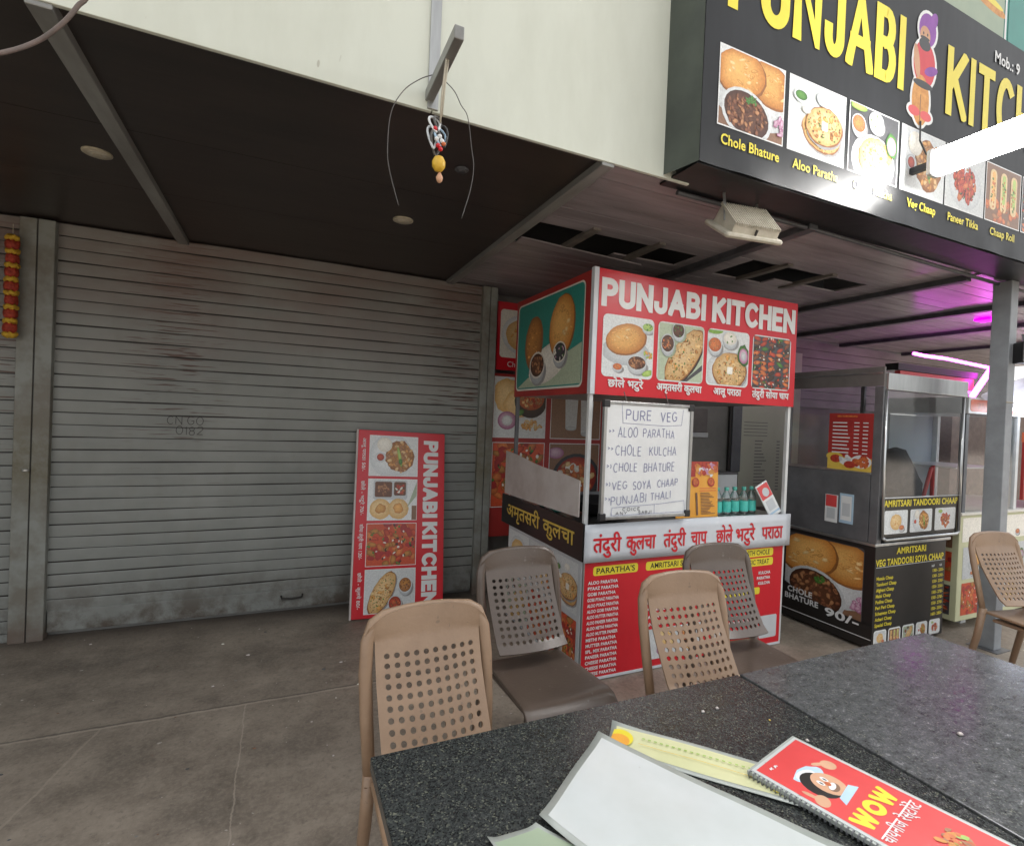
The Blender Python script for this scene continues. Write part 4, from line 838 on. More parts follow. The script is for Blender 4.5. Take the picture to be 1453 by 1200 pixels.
a.ribbon([(1.665, .97), (1.66, .945), (1.67, .935)], .0025, 'ink'); a.ribbon([(1.66, .935), (2.18, .94), (2.17, 1.005), (1.98, .99), (1.665, .978), (1.66, .935)], .0025, 'ink'); a.ribbon([(1.955, .935), (1.955, .99)], .0025, 'ink')
a.strokes('COICE', 1.735, .957, .12, .020, .003, 'inkd', .3, jit=.08); a.strokes('ANY', 1.69, .938, .075, .017, .003, 'inkd', .3, jit=.08); a.strokes('SABJI', 1.845, .938, .09, .018, .003, 'inkd', .3, jit=.08)
a.build('handwriting', wsf)
ms = thing('menu_stand', 'upright orange menu card on the counter beside the whiteboard', 'menu', (2.44, 2.5, .865))
MB().add([(2.25, 2.50, .866), (2.595, 2.50, .866), (2.622, 2.54, 1.215), (2.25, 2.54, 1.215)], [(0, 1, 2, 3)], 'orange').build('card', ms, solid=.004)
a = Art((0, 2.3965, 0), (1, 0, 0), (0, .1146, 1)); a.rect(2.25, 1.15, 2.615, 1.217, 'tikka'); a.bits(2.5, 1.17, .1, .03, 24, .02, ('tikkao', 'plate', 'onion', 'tikka', 'puff')); a.rect(2.25, 1.12, 2.42, 1.15, 'red2')
for x in (2.42, 2.55): a.ell(x, 1.085, .03, .03, 'tikka'); a.ell(x, 1.088, .021, .02, 'tikkao')
a.rect(2.45, 1.045, 2.59, 1.048, 'redcard'); a.rect(2.45, 1.03, 2.59, 1.033, 'redcard'); a.rect(2.415, .88, 2.43, 1.02, 'wood')
for k in range(15): a.rect(2.455, 1.015-k*.0093, 2.455+random.uniform(.05, .12), 1.019-k*.0093, 'wood')
a.build('printed_face', ms)
def bottle(loc, label):
    t = thing('water_bottle', label, 'bottle', loc, group='water bottles on the kiosk counter', local=True)
    MB().lathe((0, 0, 0), [(.026, 0), (.031, .006), (.031, .075), (.029, .08), (.031, .085), (.030, .115), (.022, .138), (.012, .155), (.012, .163)], 'bottle', 18).build('body', t, smooth=True)
    MB().lathe((0, 0, 0), [(.0315, .018), (.0318, .02), (.0318, .085), (.0315, .087)], 'aqua', 18).build('label', t, smooth=True); MB().lathe((0, 0, 0), [(.013, .158), (.0145, .160), (.0145, .178), (.0135, .18)], 'cap', 14).build('cap', t, smooth=True)
    return t
b0 = bottle((2.635, 2.545, .866), 'aqua capped water bottle touching the orange menu card')
for i, (x, l) in enumerate(((2.715, 'second aqua capped water bottle from orange menu card'), (2.795, 'middle aqua capped water bottle of five on the counter'), (2.873, 'aqua capped water bottle second from the leaning card'), (2.952, 'aqua capped water bottle nearest the leaning pink and white card'))): dup(b0, (x, 2.545+.006*(i % 2), .866), (0, 0, i), l)
qc = thing('payment_card', 'pink and white card leaning at right end of kiosk counter', 'card', (3.06, 2.44, .866), (R(-12), R(-26), 0), local=True)
MB().box(-.055, -.004, .0, .055, .004, .235, 'white').build('card', qc, bevel=.003); a = Art((-.055, -.0045, 0)); a.rect(.005, .13, .105, .225, 'redcard'); a.ell(.06, .17, .03, .03, 'palegrey'); a.rect(.005, .02, .105, .032, 'blueprint'); a.rect(.02, .045, .09, .115, 'palegrey'); a.build('printed_face', qc)
gb = thing('grey_carton', 'grey box behind the water bottles inside the kiosk', 'box', (3.1, 3.2, .865)); MB().box(2.95, 3.1, .866, 3.42, 3.38, 1.06, 'palegrey').build('box_body', gb, bevel=.004); MB().box(2.945, 3.095, 1.06, 3.425, 3.385, 1.075, 'stallg').build('lid', gb, bevel=.003)
gb.location.x -= 0

# ---------------------------------------------------------------- posters and wall behind the kiosk
pw = thing('menu_poster', 'red framed poster of food pictures on wall behind the kiosk', 'poster', (2.3, 4.0, .6))
pwb = MB().box(1.59, 3.985, .45, 3.3, 3.999, 1.815, 'red2').build('backing', pw); a = Art((0, 3.984, 0))
for x0, x1, z0, z1, k in ((1.605, 2.085, 1.285, 1.785, 'chana'), (2.145, 2.65, 1.285, 1.785, 'glasses'), (2.71, 3.25, 1.285, 1.785, 'naan'), (1.605, 2.085, .70, 1.235, 'reds'), (2.145, 2.65, .70, 1.235, 'curry'), (2.71, 3.25, .70, 1.235, 'tray')): food(a, pw, x0, z0, x1, z1, k, .006, 'bglt', h=.001)
p2 = thing('wall_sign', 'red bordered sign with noodle bowl beside the shutter above the food poster', 'sign', (1.9, 4.0, 1.85)); MB().box(1.60, 3.97, 1.845, 2.6, 3.995, 2.41, 'red').build('panel', p2); a = Art((0, 3.969, 0)); food(a, p2, 1.625, 1.95, 2.05, 2.35, 'naan', None, 'cream', .03, h=.001); a.text('Chole', 1.70, 1.875, .045, 'white', bold=.0); a.build('lettering', p2)
wl = thing('partition_wall', 'grey partition wall with a steel post and cream menu sheet behind kiosk', 'wall', (4, 4.1, 0))
MB().box(3.3, 4.0, 0, 4.36, 4.06, 2.5, 'wall').build('plaster', wl); MB().box(4.27, 3.96, .98, 4.40, 3.995, 2.5, 'doorm').box(4.24, 3.97, .98, 4.268, 3.995, 2.5, 'groove').build('post', wl, bevel=.003); MB().box(4.401, 3.98, .6, 5.3, 4.04, 2.3, 'cwall').build('menu_sheet', wl)
MB().box(3.70, 3.985, 1.38, 3.95, 4.0, 1.62, 'stallb').build('hatch', wl, bevel=.004); MB().box(3.72, 3.95, 1.33, 3.93, 3.998, 1.378, 'palegrey').build('shelf', wl, bevel=.004)
a = Art((0, 3.979, 0))
for k in range(16): a.rect(4.62, 1.30-k*.035, 4.62+random.uniform(.08, .2), 1.312-k*.035, 'wall'); a.rect(4.95, 1.30-k*.035, 5.0, 1.312-k*.035, 'wall')
for k in range(5): a.rect(4.45, 1.5-k*.035, 4.8, 1.508-k*.035, 'wall')
a.build('menu_lines', wl)

# leaning sign board
ls = thing('leaning_sign', 'red sign board standing on its end against the shutter', 'sign', (.80, 3.655, .0), (R(-11.5), R(1.8), 0), local=True)
BW, BH = .655, 1.335
lsb = MB().box(-BW/2, 0, .004, BW/2, .022, BH, 'red').build('board', ls, bevel=.002); MB().box(-BW/2-.012, .001, .0, -BW/2-.001, .03, BH+.002, 'worn').build('edge_strip', ls)
a = Art((-BW/2, -.0005, BH), (0, 0, -1), (1, 0, 0))
a.strokes('PUNJABI', .06, .488, .585, .115, .03, 'white', .16); a.build('lettering', lsb); a = a.new(); a.strokes('KITCHEN', .675, .488, .60, .115, .03, 'white', .16)
for s_, u_ in (('आलू पराठा 50/-', .06), ('छोले - भटुरे 70/-', .375), ('सोया तंदुरी चाप 120/-', .685), ('छोले - कुलचे 80/-', 1.02)): a.build('lettering', lsb); a = a.new(h=.0008); a.text(s_, u_, .032, .024, 'white', width=.245, bold=.02)
a.build('lettering', lsb)
b_ = Art((-BW/2, -.0005, 0))
for i, k in enumerate(('platter', 'tray', 'reds', 'kulchaplate')):
    z1 = BH-.04-i*.322; food(b_, lsb, .085, z1-.295, .44, z1, k, .004, 'plate' if i < 3 else 'bglt', h=.001)

# ---------------------------------------------------------------- chaap stall
cs = thing('chaap_stall', 'black and steel glass fronted chaap stall right of the red kiosk', 'stall', (4.0, 2.45, 0))
CX0, CX1, CY0, CY1 = 3.60, 4.42, 2.11, 2.80
cab = MB().box(CX0+.003, CY0+.003, .015, CX1, CY1, .69, 'blk').build('base_cabinet', cs, bevel=.003)
MB().box(CX0, CY0+.004, .692, CX1+.06, CY1+.02, .712, 'steel').build('counter_top', cs, bevel=.003)
MB().box(CX0+.004, CY0+.06, .713, CX0+.016, CY1, 1.165, 'stallg').build('side_panel', cs, bevel=.002)
MB().box(CX0+.004, CY0, 1.76, CX0+.02, CY1+.02, 1.885, 'stallb').build('side_header', cs)
for b6 in ((CX0+.004, CY0, .713, CX0+.05, CY0+.055, 1.755), (CX0+.004, CY1-.02, .713, CX0+.03, CY1+.01, 1.755), (CX1+.05, CY1-.03, .713, CX1+.08, CY1, 1.835)): MB().box(*b6, 'stallg').build('corner_post', cs, bevel=.002)
MB().box(CX0+.004, CY0+.056, 1.166, CX0+.02, CY1-.021, 1.185, 'steel').build('sill', cs, bevel=.002)
MB().add([(CX0+.010, CY0+.058, 1.186), (CX0+.010, CY1-.022, 1.186), (CX0+.010, CY1-.022, 1.758), (CX0+.010, CY0+.058, 1.758)], [(0, 1, 2, 3)], 'glass').build('side_glass', cs)
FX0, FX1 = CX0+.02, CX1+.09
MB().add([(FX0+.01, CY0-.02, 1.02), (FX1-.01, CY0-.02, 1.02), (FX1+.02, CY0-.005, 1.73), (FX0+.01, CY0-.005, 1.73)], [(0, 1, 2, 3)], 'glass').build('front_glass', cs)
MB().tube([(FX0, CY0-.025, .76), (FX0, CY0-.015, 1.2), (FX0+.01, CY0-.005, 1.73)], .009, 'steel').tube([(FX1, CY0-.025, .76), (FX1+.01, CY0-.015, 1.2), (FX1+.03, CY0-.005, 1.73)], .011, 'steel').tube([(FX0, CY0-.025, .76), (FX0+.03, CY0-.025, .742), (FX1-.03, CY0-.025, .742), (FX1, CY0-.025, .76)], .011, 'steel').tube([(FX0, CY0-.022, 1.02), (FX1, CY0-.022, 1.02)], .005, 'steel').build('front_frame', cs, smooth=True)
MB().box(FX0, CY0-.02, 1.735, FX1+.05, CY0+.01, 1.845, 'steel').build('front_header', cs, bevel=.003); MB().box(CX0, CY0+.011, 1.84, FX1+.05, CY1+.02, 1.85, 'steel').build('roof_sheet', cs)
fbd = MB().box(FX0+.012, CY0-.016, .755, FX1-.012, CY0-.004, 1.015, 'blk').build('front_band', cs)
a = Art((0, CY0-.017, 0)); a.text('AMRITSARI TANDOORI CHAAP', (FX0+FX1)/2, .962, .042, 'yel', width=.86, bold=.03, align='c'); a.build('lettering', fbd)
for x, k in ((3.645, 'naan'), (3.93, 'rolls'), (4.22, 'tikkaplate')): food(a, fbd, x, .778, x+.255, .935, 'platter' if k == 'rolls' else k, None, 'bglt', .012, h=.001)
a = Art((0, CY0+.002, 0)); a.text('AMRITSARI', 4.0, .634, .042, 'yel', width=.34, bold=.03, align='c'); a.build('lettering', cab); a = a.new(h=.0008); a.text('VEG TANDOORI SOYA CHAAP', 4.0, .562, .044, 'yel', width=.78, bold=.03, align='c')
a.build('lettering', cab); a = a.new(h=.0008); pr = a.new(h=.0008); pr.text('half', 4.25, .512, .016, 'white', bold=.02); pr.text('full', 4.345, .512, .016, 'white', bold=.02)
for i, (s_, p_) in enumerate((('Masala Chaap', '130/- 230/-'), ('Tandoori Chaap', '130/- 230/-'), ('Afghani Chaap', '130/- 230/-'), ('Malai Chaap', '150/- 250/-'), ('Pudina Chaap', '150/- 270/-'), ('Peri Peri Chaap', '150/- 270/-'), ('Schezwan Chaap', '150/- 270/-'), ('Achari Chaap', '150/- 250/-'), ('Special Chaap', '160/- 280/-'))):
    a.text(s_, 3.625, .470-i*.039, .022, 'yel', bold=.03, maxw=.26); pr.text(p_, 4.40, .475-i*.039, .021, 'yel', bold=.03, align='r', maxw=.22)
a.build('lettering', cab); pr.build('lettering', cab); b_ = Art((0, CY0+.002, 0)); b_.rect(3.615, .553, 4.405, .556, 'white')
b_.build('rule_line', cab)
for k in range(5): food(a, cab, 3.63+k*.157, .035, 3.63+k*.157+.12, .125, ('naan', 'rolls', 'kulcha', 'platter', 'tikkaplate')[k], .008, 'bglt', .012, h=.001)
a = Art((CX0+.002, CY1, 0), (0, -1, 0)); food(a, cab, .03, .16, .62, .665, 'bhature', None, 'bgdark', .02, h=.001)
c = a.new(h=.012); c.poly([(.0, .02), (.69, .02), (.69, .17), (.25, .20), (.0, .30)], 'blk'); c.text('CHOLE', .07, .215, .04, 'white', width=.20, bold=.03); c.text('BHATURE', .05, .16, .04, 'white', width=.27, bold=.03); c.build('lettering', cab); c = c.new(); c.text('90/-', .37, .135, .055, 'white', width=.24, bold=.03); c.build('lettering', cab); c = c.new(); c.rect(0, .075, .69, .08, 'white'); c.build('rule_line', cab)
MB().box(CX0, CY0+.16, .81, CX0+.0035, CY0+.235+.02, 1.015, 'blueprint').box(CX0, CY0+.27, .80, CX0+.0035, CY0+.36, .995, 'white').build('sticker', cs)
a = Art((CX0-.0005, CY1, 0), (0, -1, 0)); a.rect(.335, .91, .415, .992, 'redcard'); a.rect(.345, .825, .405, .90, 'palegrey'); a.rect(.445, .83, .52, 1.0, 'white'); a.rect(.455, .86, .51, .95, 'palegrey'); a.build('sticker_print', cs)
mp_ = thing('red_menu_sheet', 'red and yellow menu sheet stuck on side glass of the chaap stall', 'menu', (CX0, 2.32, 1.16)); MB().box(CX0+.004, 2.165, 1.18, CX0+.008, 2.47, 1.575, 'red2').build('sheet', mp_)
a = Art((CX0+.003, 2.47, 0), (0, -1, 0)); a.rect(0, 1.18, .305, 1.27, 'gold'); a.ell(.05, 1.27, .06, .03, 'gold'); a.ell(.06, 1.255, .04, .028, 'tikka'); a.bits(.13, 1.25, .04, .02, 12, .02, ('plate', 'palegrey')); a.ell(.235, 1.245, .07, .045, 'plate'); a.bits(.235, 1.245, .055, .032, 20, .018, ('tikka', 'tikkao')); a.ell(.16, 1.22, .04, .025, 'tikka'); a.rect(.06, 1.548, .2, 1.562, 'tikkao')
for k in range(9): a.rect(.03, 1.505-k*.026, .03+random.uniform(.10, .13), 1.513-k*.026, 'white'); a.rect(.18, 1.507-k*.026, .215, 1.514-k*.026, 'white'); a.rect(.24, 1.507-k*.026, .275, 1.514-k*.026, 'white')
a.build('printed_face', mp_)
tb = MB(); tb.lathe((4.24, 2.36, .713), [(.10, 0), (.13, .15), (.13, .36), (.11, .50), (.08, .60), (.02, .63)], 'cloth', 18)
tb.v = [(x+.03*sin(z*23+x*9), y+.03*sin(x*19+z*11), z+.015*sin(x*31)) for x, y, z in tb.v]; tag(tb.build('covered_griddle', smooth=True), 'lumpy dark cloth covered cooker inside the chaap stall glass', 'cooker')
rb = thing('folding_frame', 'red steel rod frame standing behind chaap stall glass', 'rack', (4.3, 2.6, .713)); MB().tube([(4.38, 2.25, .72), (4.38, 2.25, 1.0), (4.46, 2.25, 1.20), (4.48, 2.25, 1.22), (4.49, 2.25, .72)], .014, 'redcard').build('frame', rb, smooth=True)
MB().box(4.36, 2.22, .713, 4.50, 2.28, .722, 'beamd').build('base', rb)

# ---------------------------------------------------------------- column and what hangs on it
co = thing('steel_column', 'tall grey steel column on the right holding up the canopy', 'column', (4.5, 1.9, 0))
MB().box(4.45, 1.825, .006, 4.54, 1.93, 2.512, 'col').build('shaft', co, bevel=.004); MB().box(4.41, 1.79, 0, 4.58, 1.965, .006, 'stallg').build('base_plate', co)
MB().tube([(4.448, 1.823, 1.69), (4.542, 1.823, 1.69)], .004, 'thread').tube([(4.447, 1.823, .55), (4.447, 1.932, .56)], .004, 'thread').tube([(4.447, 1.823, .57), (4.447, 1.932, .55)], .003, 'thread').build('tied_rope', co)
sp = thing('wall_speaker', 'small grey and white speaker box fixed to the steel column', 'speaker', (4.50, 1.76, 2.02), (0, 0, R(-38)), local=True); MB().box(-.045, -.05, -.07, .045, .05, .07, 'blkm').build('cabinet', sp, bevel=.008); MB().box(-.042, -.062, -.066, .042, -.051, .066, 'palegrey').build('front_panel', sp, bevel=.006)
mb = MB(); mb.lathe((0, 0, 0), [(.02, 0), (.022, .004), (.010, .005)], 'blkm', 14); mb.v = [(x, -.062-z, -.02+y) for x, y, z in mb.v]; mb.build('driver', sp); MB().bar((0, 0, .07), (.02, .05, .13), .03, .01, 'alu').build('bracket', sp)
tag(MB().tube([(5.60, 3.02, 2.235), (5.75, 3.0, 2.222), (6.1, 3.0, 2.225), (6.5, 3.0, 2.21), (6.95, 3.0, 2.195)], .016, 'mag', 8).build('led_strip', smooth=True), 'long magenta light strip under the ceiling behind the chaap stall', 'light strip', 'magenta light strips')
tag(MB().tube([(6.90, 2.98, 2.16), (6.60, 2.99, 1.87)], .028, 'mag', 8).build('led_strip', smooth=True), 'short slanted magenta light tube beside the column', 'light strip', 'magenta light strips')
tag(MB().box(5.70, 2.48, 2.495, 5.84, 2.60, 2.517, 'magspot').build('led_spot', bevel=.004), 'glowing magenta light patch on ceiling left of the column', 'light')
tag(MB().tube([(4.70, 1.955, 2.50), (4.70, 1.955, 2.38)], .015, 'magspot', 8).build('led_strip', smooth=True), 'magenta light hidden behind the top of the column', 'light strip', 'magenta light strips')
rs = thing('red_awning_sign', 'long red shop sign under the magenta light strip', 'sign', (6, 3.1, 1.95)); MB().box(5.45, 3.05, 1.93, 6.75, 3.10, 2.06, 'redcard').build('panel', rs); MB().box(5.4, 3.04, 2.065, 6.8, 3.16, 2.13, 'blkm').build('top_rail', rs); MB().box(5.45, 3.04, 1.90, 6.75, 3.05, 1.93, 'whitem').build('lower_edge', rs)

# far right stalls
yc = thing('yellow_counter', 'cream yellow counter with food pictures behind the steel column', 'counter', (5.2, 2.4, 0))
MB().box(4.60, 2.12, .07, 6.2, 2.75, .86, 'yelctr').build('cabinet', yc, bevel=.004); MB().box(4.58, 2.10, .862, 6.25, 2.78, .88, 'cream').build('counter_top', yc, bevel=.003)
for x in (4.85, 5.6): MB().box(x, 2.2, 0, x+.07, 2.27, .069, 'whitem').build('foot', yc)
a = Art((0, 2.119, 0))
for x, z, k in ((4.66, .38, 'puffbowl'), (5.15, .38, 'parathab'), (4.66, .11, 'reds'), (5.15, .11, 'naan')): food(a, yc, x, z, x+.42, z+.24, k, None, 'palegrey', h=.001)
food(a, yc, 4.64, .66, 5.7, .84, 'naan', None, 'cream', h=.001)
a = Art((4.599, 2.75, 0), (0, -1, 0))
for x, z, k in ((.03, .61, 'bgdark'), (.03, .36, 'reds'), (.03, .11, 'tikka')): food(a, yc, x, z, x+.56, z+.22, 'curry' if k == 'bgdark' else k, None, 'bgdark', h=.001)
cd = thing('display_case', 'white framed glass display case on the yellow counter', 'display case', (5.1, 2.4, .88))
for x, y in ((4.66, 2.15), (5.40, 2.15), (4.66, 2.7), (5.40, 2.7)): MB().box(x-.02, y-.02, .881, x+.02, y+.02, 1.62, 'doorm' if x < 5 else 'whitem').build('post', cd)
MB().box(4.62, 2.11, 1.62, 5.46, 2.74, 1.74, 'whitem').build('top_box', cd); MB().add([(4.69, 2.14, .885), (5.37, 2.14, .885), (5.37, 2.14, 1.61), (4.69, 2.14, 1.61)], [(0, 1, 2, 3)], 'glass').build('glass_pane', cd); MB().box(4.68, 2.2, 1.2, 5.38, 2.68, 1.21, 'whitem').build('shelf', cd); MB().box(4.68, 2.72, .885, 5.38, 2.735, 1.61, 'wpanel').build('back_sheet', cd)
a = Art((0, 2.109, 0)); a.rrect(4.64, 1.635, 5.44, 1.725, .02, 'orangesign'); a.rrect(4.72, 1.655, 5.30, 1.70, .015, 'tikkao'); a.build('name_strip', cd)
cu = MB().sheet(lambda a, b: (5.55+1.9*a, 2.95+.02*sin(a*50), .05+1.75*b), 60, 2, 'wpanel').build('strip_curtain', smooth=True); tag(cu, 'white plastic strip curtain behind the glass stalls', 'curtain')
pb = thing('poster_board', 'dark red framed food poster cut by right edge', 'poster', (5.9, 2.12, .88)); MB().box(5.52, 2.13, .95, 6.3, 2.15, 1.42, 'red2').build('panel', pb); a = Art((0, 2.129, 0)); food(a, pb, 5.56, 1.2, 6.26, 1.39, 'naan', None, 'wood', h=.001); food(a, pb, 5.56, .98, 6.26, 1.18, 'reds', None, 'wood', h=.001); MB().box(5.6, 2.14, .881, 5.66, 2.15, .95, 'wood').build('leg', pb); MB().box(5.52, 2.125, 1.42, 6.3, 2.155, 1.50, 'orangesign').build('heading', pb)
bw = MB().box(5.9, 2.82, .0, 8.5, 2.92, 1.75, 'brick').build('brick_wall'); tag(bw, 'beige brick wall behind the far right stall', 'wall')
tag(MB().tube([(4.95, 1.98, 1.66), (6.0, 2.02, 1.66)], .014, 'bluetube', 8).build('tube_light'), 'cool white tube light above the far right counter', 'light')
tp = MB().sheet(lambda a, b: (4.75+1.3*a, 2.0+.10*sin(a*6+b*3), 1.70+(.1+.45*a)*b+.03*sin(a*11)), 16, 6, 'tarp').build('white_tarp', smooth=True); tag(tp, 'crumpled white tarpaulin hanging right of the column', 'tarpaulin')

# ---------------------------------------------------------------- tables
def table(x0, x1, gm, label):
    t = thing('stone_table', label, 'table', ((x0+x1)/2, .65, 0), group='granite topped tables')
    MB().box(x0, .27, .722, x1, 1.057, .75, gm).build('table_top', t, bevel=.003)
    MB().box(x0+.06, .33, .66, x1-.06, 1.0, .7215, 'beamd').build('apron', t)
    for x in (x0+.08, x1-.08):
        for y in (.35, .98): MB().box(x-.025, y-.025, 0, x+.025, y+.025, .66, 'beamd').build('leg', t, bevel=.003)
table(.185, 1.200, 'gran', 'black speckled stone table carrying the menus'); table(1.209, 2.10, 'gran2', 'smeared dark stone table on the right with nothing but crumbs')

# chairs: moulded plastic with a perforated lumbar back, facing -Y at rest
def make_chair(mname, label, group):
    t = thing('plastic_chair', label, 'chair', (0, 0, 0), group=group, local=True)
    mb = MB()                                               # seat
    def seatf(a, b):
        x = -.19+.38*a; y = -.215+.40*b; k = 1-.10*b
        z = .45-.012*math.exp(-((a-.5)**2+(b-.5)**2)*6) - (.035*(max(0, .14-b)/.14)**2)
        return (x*k, y, z)
    mb.sheet(seatf, 14, 14, mname); mb.build('seat', t, smooth=True, solid=.014, bevel=.004)
    MB().box(-.165, -.17, .405, .165, .15, .425, mname).build('seat_apron', t, bevel=.01)
    def prof(z):                                            # back line of the stiles
        return .185+.09*max(0, z-.45)/.42 + .02*max(0, .45-z)/.45*4
    for sx in (-1, 1):
        MB().tube([(sx*.172, prof(.47), .47), (sx*.176, prof(.3), .30), (sx*.185, .275, .0)], [.019, .018, .014], mname, 10).build('leg', t, smooth=True)
        MB().tube([(sx*.165, -.185, .43), (sx*.175, -.195, .25), (sx*.182, -.205, 0)], [.02, .017, .013], mname, 10).build('leg', t, smooth=True)
    pts = [(-.172, prof(.44), .44), (-.180, prof(.6), .60), (-.183, prof(.72), .72), (-.178, prof(.80), .80), (-.160, prof(.85), .848), (-.13, prof(.87), .866), (-.06, prof(.875)+.006, .875), (0, prof(.877)+.008, .877)]
    pts += [(-x, y, z) for x, y, z in pts[-2::-1]]
    MB().tube(pts, [.017, .0185, .019, .019, .018, .016, .013, .013, .013, .016, .018, .019, .019, .0185, .017], mname, 12, flat=.75).build('back_frame', t, smooth=True)
    # perforated panel: s runs from the top (0) to the bottom (1)
    def panel(u, s):
        k = min(1, max(0, (s-.11)/.12)); k = k*k*(3-2*k); e = abs(2*u-1)
        z = .884-.368*s - (.040*e**4+.006*e*e)*max(0, 1-s*4.5); hw = .186-.027*k-.004*s - .010*max(0, 1-s*9)
        y = prof(z)-.016 + .004*k - .105*max(0, (s-.12)/.88)**1.45 + .02*e*e*min(1, s*2)
        if s > .93: y -= .016*((s-.93)/.07)
        return Vector(((2*u-1)*hw, y+.004, z))
    mb = MB(); NC, NR = 10, 10; s0, s1, ua, ub = .30, .955, .055, .945
    vid = {}
    def vv(u, s_):
        k = (round(u, 5), round(s_, 5))
        if k not in vid: vid[k] = len(mb.v); mb.v.append(tuple(panel(u, s_)))
        return vid[k]
    mi = mb.mi(mname); cu_, cs_ = (ub-ua)/NC, (s1-s0)/NR
    per = [(1, 0), (1, .5), (1, 1), (.5, 1), (0, 1), (-.5, 1), (-1, 1), (-1, .5), (-1, 0), (-1, -.5), (-1, -1), (-.5, -1), (0, -1), (.5, -1), (1, -1), (1, -.5)]
    for i in range(NC):
        for j in range(NR):
            uc, sc_ = ua+(i+.5)*cu_, s0+(j+.5)*cs_; rr_ = .285
            o_ = [vv(uc+a*cu_/2, sc_+b*cs_/2) for a, b in per]
            h_ = [vv(uc+rr_*cu_*cos(math.atan2(b, a)), sc_+rr_*cs_*sin(math.atan2(b, a))) for a, b in per]
            for k in range(16):
                mb.f.append([o_[k], o_[(k+1) % 16], h_[(k+1) % 16], h_[k]]); mb.m.append(mi)
    us_ = [0]+[ua+i*cu_/4 for i in range(NC*4+1)]+[1]; ss_ = [s0*k/14 for k in range(15)]
    for j in range(14):
        for i in range(len(us_)-1): mb.f.append([vv(us_[i], ss_[j]), vv(us_[i+1], ss_[j]), vv(us_[i+1], ss_[j+1]), vv(us_[i], ss_[j+1])]); mb.m.append(mi)
    for j in range(NR*4):
        for a0_, a1_ in ((0, ua), (ub, 1)): mb.f.append([vv(a0_, s0+j*cs_/4), vv(a1_, s0+j*cs_/4), vv(a1_, s0+(j+1)*cs_/4), vv(a0_, s0+(j+1)*cs_/4)]); mb.m.append(mi)
    for i in range(len(us_)-1): mb.f.append([vv(us_[i], s1), vv(us_[i+1], s1), vv(us_[i+1], 1), vv(us_[i], 1)]); mb.m.append(mi)
    bk = mb.build('backrest', t, smooth=True, solid=.007); es = bk.modifiers.new('crisp hole rims', 'EDGE_SPLIT'); es.split_angle = R(50)
    return t
CG = 'moulded plastic chairs around the tables'
ct = make_chair('tan', 'tan perforated plastic chair at left end of the black table, against open floor', CG)
cbw = make_chair('brown', 'dark brown perforated plastic chair beside kiosk left corner', CG)
ct.location = (.425, 1.225, 0); ct.rotation_euler.z = R(2)
dup(ct, (1.395, 1.255, 0), (0, 0, R(-4)), 'tan perforated plastic chair in front of the red kiosk menu board', CG)
dup(ct, (3.84, 1.36, 0), (0, 0, R(-10)), 'tan perforated plastic chair beside the steel column at right edge', CG)
cbw.location = (.965, 1.755, 0); cbw.rotation_euler.z = R(2)
dup(cbw, (1.895, 1.575, 0), (0, 0, R(-5)), 'dark brown plastic chair behind the tan chair at kiosk menu board', CG)

# menus on the table
Z0 = .7505
def laminate(name, label, P, m, z, marg=.012, curl=.006):
    t = thing(name, label, 'menu', (*P[0], z)); A, B, C_, D = [Vector(p) for p in P]
    def warp(p): return z + .0012*(1+sin(p.x*23+p.y*9)) + .0008*(1+sin(p.y*31))
    def quad(e, dz):
        def f(a, b):
            a2, b2 = e[0]+(1-2*e[0])*a, e[1]+(1-2*e[1])*b; p = (A*(1-a2)+B*a2)*(1-b2)+(D*(1-a2)+C_*a2)*b2
            return (p.x, p.y, warp(p)+dz+curl*max(0, (abs(2*a2-1)+abs(2*b2-1)-1.5)*2)**2)
        return f
    ea, eb = marg/(B-A).length, marg/(D-A).length
    MB().sheet(quad((0, 0), .0004), 14, 14, 'lam').build('laminate', t, smooth=True, solid=.0008); MB().sheet(quad((ea, eb), .0013), 14, 14, m).build('paper', t, smooth=True)
    return t
def ori(P):
    ar_ = sum(P[i-1][0]*P[i][1]-P[i][0]*P[i-1][1] for i in range(4)); return P if ar_ > 0 else P[::-1]
ym = laminate('yellow_menu', 'pale yellow laminated menu lying under the white one', ori([(.655, .905), (.722, .982), (1.02, .66), (.945, .58)]), 'yelpaper', Z0)
a = Art((.722, .982, Z0+.0068), (.679, -.734, 0), (.734, .679, 0), h=.0002)
a.clip = (.012, -.098, .425, -.012); a.ell(.03, -.055, .028, .03, 'yel'); a.ell(.03, -.065, .022, .022, 'orange'); a.poly([(.33, -.09), (.39, -.09), (.39, -.02), (.335, -.05)], 'yel'); a.ell(.36, -.06, .02, .014, 'orange'); a.ell(.39, -.05, .015, .02, 'leaf')
for k in range(20): a.rect(.075+k*.0125, -.04, .081+k*.0125, -.036, 'lime')
a.clip = None; a.ribbon([(.07, -.06), (.12, -.062), (.2, -.06), (.3, -.064)], .0015, 'gold'); a.build('printed_face', ym)
laminate('white_menu', 'blank white laminated sheet lying on top of yellow menu', ori([(.664, .952), (.430, .783), (.56, .40), (.99, .42)][0:1] + [(.430, .783), (.60, .34), (.90, .50)]), 'paper', Z0+.005, .014)
gm = laminate('green_menu', 'corner of pale green laminated menu at bottom edge of the table', ori([(.33, .775), (.42, .775), (.56, .60), (.40, .50)]), 'greenish', Z0+.0001, .012)
bk = thing('spiral_booklet', 'red spiral bound menu booklet with a chef drawing', 'menu', (.965, .755, Z0+.004), (0, 0, 0), local=True)
